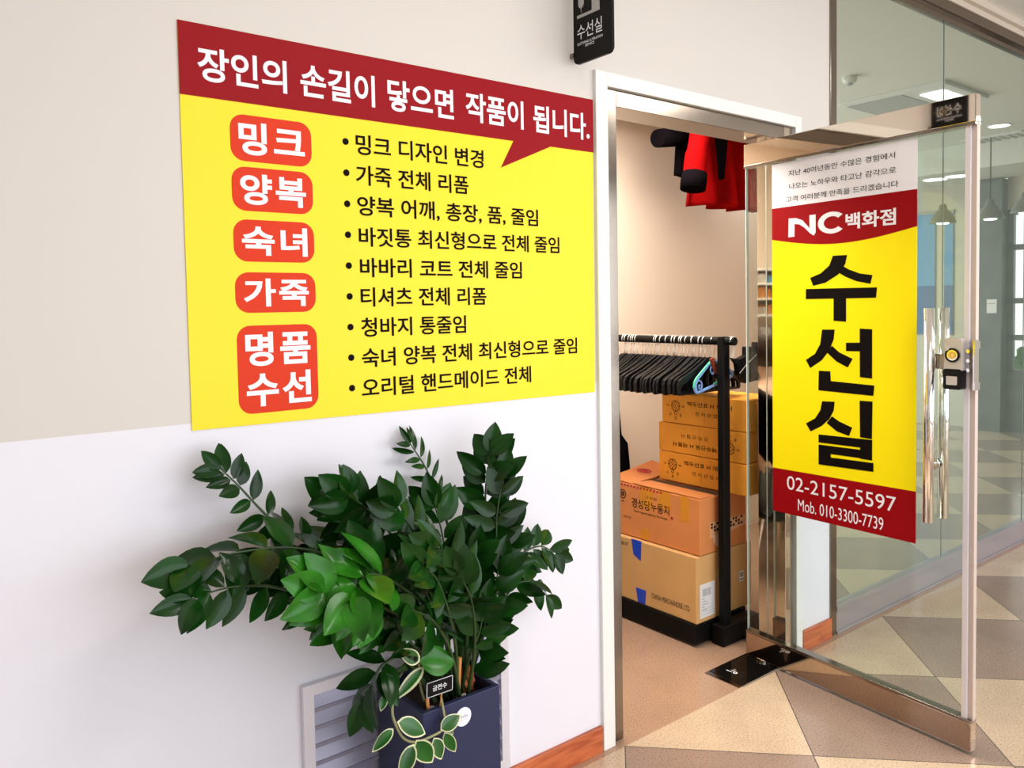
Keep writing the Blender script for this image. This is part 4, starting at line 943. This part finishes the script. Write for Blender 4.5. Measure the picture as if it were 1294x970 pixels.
for a in (45, 135, 225, 315):
    c, s = math.cos(math.radians(a)), math.sin(math.radians(a)); obj('leg', tube(B(), [(PX + c * .1, PY + s * .1, .35), (PX + c * .16, PY + s * .16, 0)], .011, 8), M['chrome'], sto)
rl = thing('ceiling_lamp', 'flat ceiling lamp panel inside the repair room', 'ceiling lamp', (2.3, .62, 2.47))
obj('frame', box(B(), 1.58, 3.02, .35, .89, 2.475, 2.50), M['white'], rl); obj('diffuser', box(B(), 1.61, 2.99, .38, .86, 2.468, 2.476), M['lamp'], rl)
gl = thing('ceiling_lamp', 'glowing ceiling lamp panel at the back right of the repair room ceiling', 'ceiling lamp', (4.3, .8, 2.47))
obj('frame', box(B(), 4.17, 4.58, .45, 1.24, 2.475, 2.50), M['white'], gl); obj('diffuser', box(B(), 4.19, 4.56, .47, 1.22, 2.466, 2.476), M['lampw'], gl)

# ---------------------------------------------------------------- the hall (seen in the green glass)
for i, (x, y) in enumerate(((1.6, -1.9), (4.2, -2.2), (7.6, -3.6))):
    t = thing('ceiling_light', ('rectangular ceiling light over the yellow sign', 'rectangular ceiling light in the middle of the hall', 'rectangular ceiling light at the far end of the hall')[i], 'ceiling light', (x, y, 3.0), 'rectangular hall lights')
    obj('frame', box(B(), x - .65, x + .65, y - .35, y + .35, 3.0, 3.02), M['white'], t); obj('diffuser', box(B(), x - .62, x + .62, y - .32, y + .32, 2.994, 3.001), M['lamp'], t)
ac = thing('air_conditioner', 'square ceiling air conditioner with a light panel reflected in the green glass', 'air conditioner', (6.3, -1.1, 2.99))
obj('frame', box(B(), 5.95, 6.70, -1.52, -.72, 2.992, 3.02), M['white'], ac, bevel=.004); obj('grille', box(B(), 6.0, 6.62, -1.48, -1.05, 2.986, 2.993), M['grey'], ac); obj('lamp_panel', box(B(), 6.12, 6.52, -.97, -.80, 2.985, 2.993), M['lampw'], ac)
def downlight(label, x, y, r, z):
    t = thing('downlight', label, 'downlight', (x, y, z), 'round downlights')
    rm = B(); ring(rm, Frame((x, y, z), (1, 0, 0), (0, -1, 0)), 0, 0, r, r * 1.15, -.002, .006, 28); obj('rim', rm, M['white'], t)
    obj('lamp', lathe(B(), [(r * 1.0, -.004), (r * 1.0, -.001)], (x, y, z), 28), M['lampw'], t)
downlight('bright round downlight reflected near the top right of the green glass', 7.95, -1.12, .085, CEIL - .001)
downlight('left of the two small far downlights reflected in the glass above the poster edge', 8.95, -2.12, .12, 2.758)
downlight('right of the two small far downlights reflected in the glass above the poster edge', 8.92, -1.88, .12, 2.758)
vg = thing('ceiling_vent', 'square grey ceiling vent reflected at the right of the green glass', 'ceiling vent', (8.75, -1.35, 3.0))
obj('frame', box(B(), 8.35, 9.1, -1.62, -1.08, 3.005, 3.02), M['white'], vg)
for k in range(7): obj('slat', box(B(), 8.40, 9.05, -1.58 + .07 * k, -1.55 + .07 * k, 2.998, 3.006), M['grey'], vg)
sd = thing('smoke_detector', 'small round smoke detector on the hall ceiling', 'smoke detector', (5.32, -1.08, 3.0))
obj('housing', lathe(B(), [(.045, -.0), (.05, -.02), (.035, -.045)], (5.32, -1.08, CEIL), 20), M['white'], sd); obj('sensor', lathe(B(), [(.02, -.045), (.018, -.058)], (5.32, -1.08, CEIL), 14), M['grey'], sd)
for i, (x, y) in enumerate(((8.4, -1.36), (8.4, -1.80), (8.1, -.95))):
    t = thing('pendant_lamp', ('grey bell pendant lamp, middle of the three reflected in the glass', 'grey bell pendant lamp, left of the three in the glass', 'grey bell pendant lamp, right of the three in the glass')[i], 'pendant lamp', (x, y, 2.23))
    obj('shade', lathe(B(), [(.125, .0), (.120, .012), (.105, .05), (.075, .10), (.04, .135), (.034, .175), (.02, .19)], (x, y, 2.23), 26), M['shade'], t, smooth=True)
    obj('cord', tube(B(), [(x, y, 2.415), (x, y, CEIL)], .006, 6), M['blackmetal'], t); obj('bulb', lathe(B(), [(.05, -.012), (.06, .002)], (x, y, 2.23), 16), M['lampw'], t)
for i, (y0, y1) in enumerate(((-2.62, -2.40), (-2.30, -2.20))):
    t = thing('banner', ('wide blue banner on the end wall of the hall', 'narrow blue banner on the end wall of the hall')[i], 'banner', (9.58, (y0 + y1) / 2, 1.1))
    obj('upper_field', box(B(), 9.58, 9.59, y0, y1, 1.62, 2.45), M['banner'], t); obj('lower_field', box(B(), 9.58, 9.59, y0, y1, 1.05, 1.62), M['bannerd'], t); obj('top_bar', box(B(), 9.57, 9.59, y0 - .01, y1 + .01, 2.45, 2.48), M['grey'], t)
nt_ = thing('notice', 'white paper notice on the dark column at the end of the hall', 'notice', (9.445, -1.72, 1.3))
obj('sheet', box(B(), 9.443, 9.448, -1.79, -1.69, 1.30, 1.45), M['paper'], nt_); obj('heading', box(B(), 9.441, 9.4435, -1.775, -1.705, 1.40, 1.41), M['grey'], nt_)
rg4 = random.Random(2)
for i, y in enumerate((-1.7, -.9, -.1, .7)):
    bm = B(); bmesh.ops.create_icosphere(bm, subdivisions=4, radius=.36)
    for v in bm.verts:
        k = 1 + .18 * rg4.uniform(-1, 1); v.co = Vector((10.7 + v.co.x * k * .8, y + v.co.y * k * .7, .55 + v.co.z * k * (1.15 + .2 * (i % 2))))
    tag(at_base(obj('shrub', bm, M['bush'], smooth=False)), 'green shrub outside the end window of the hall', 'shrub', 'shrubs outside the end window')
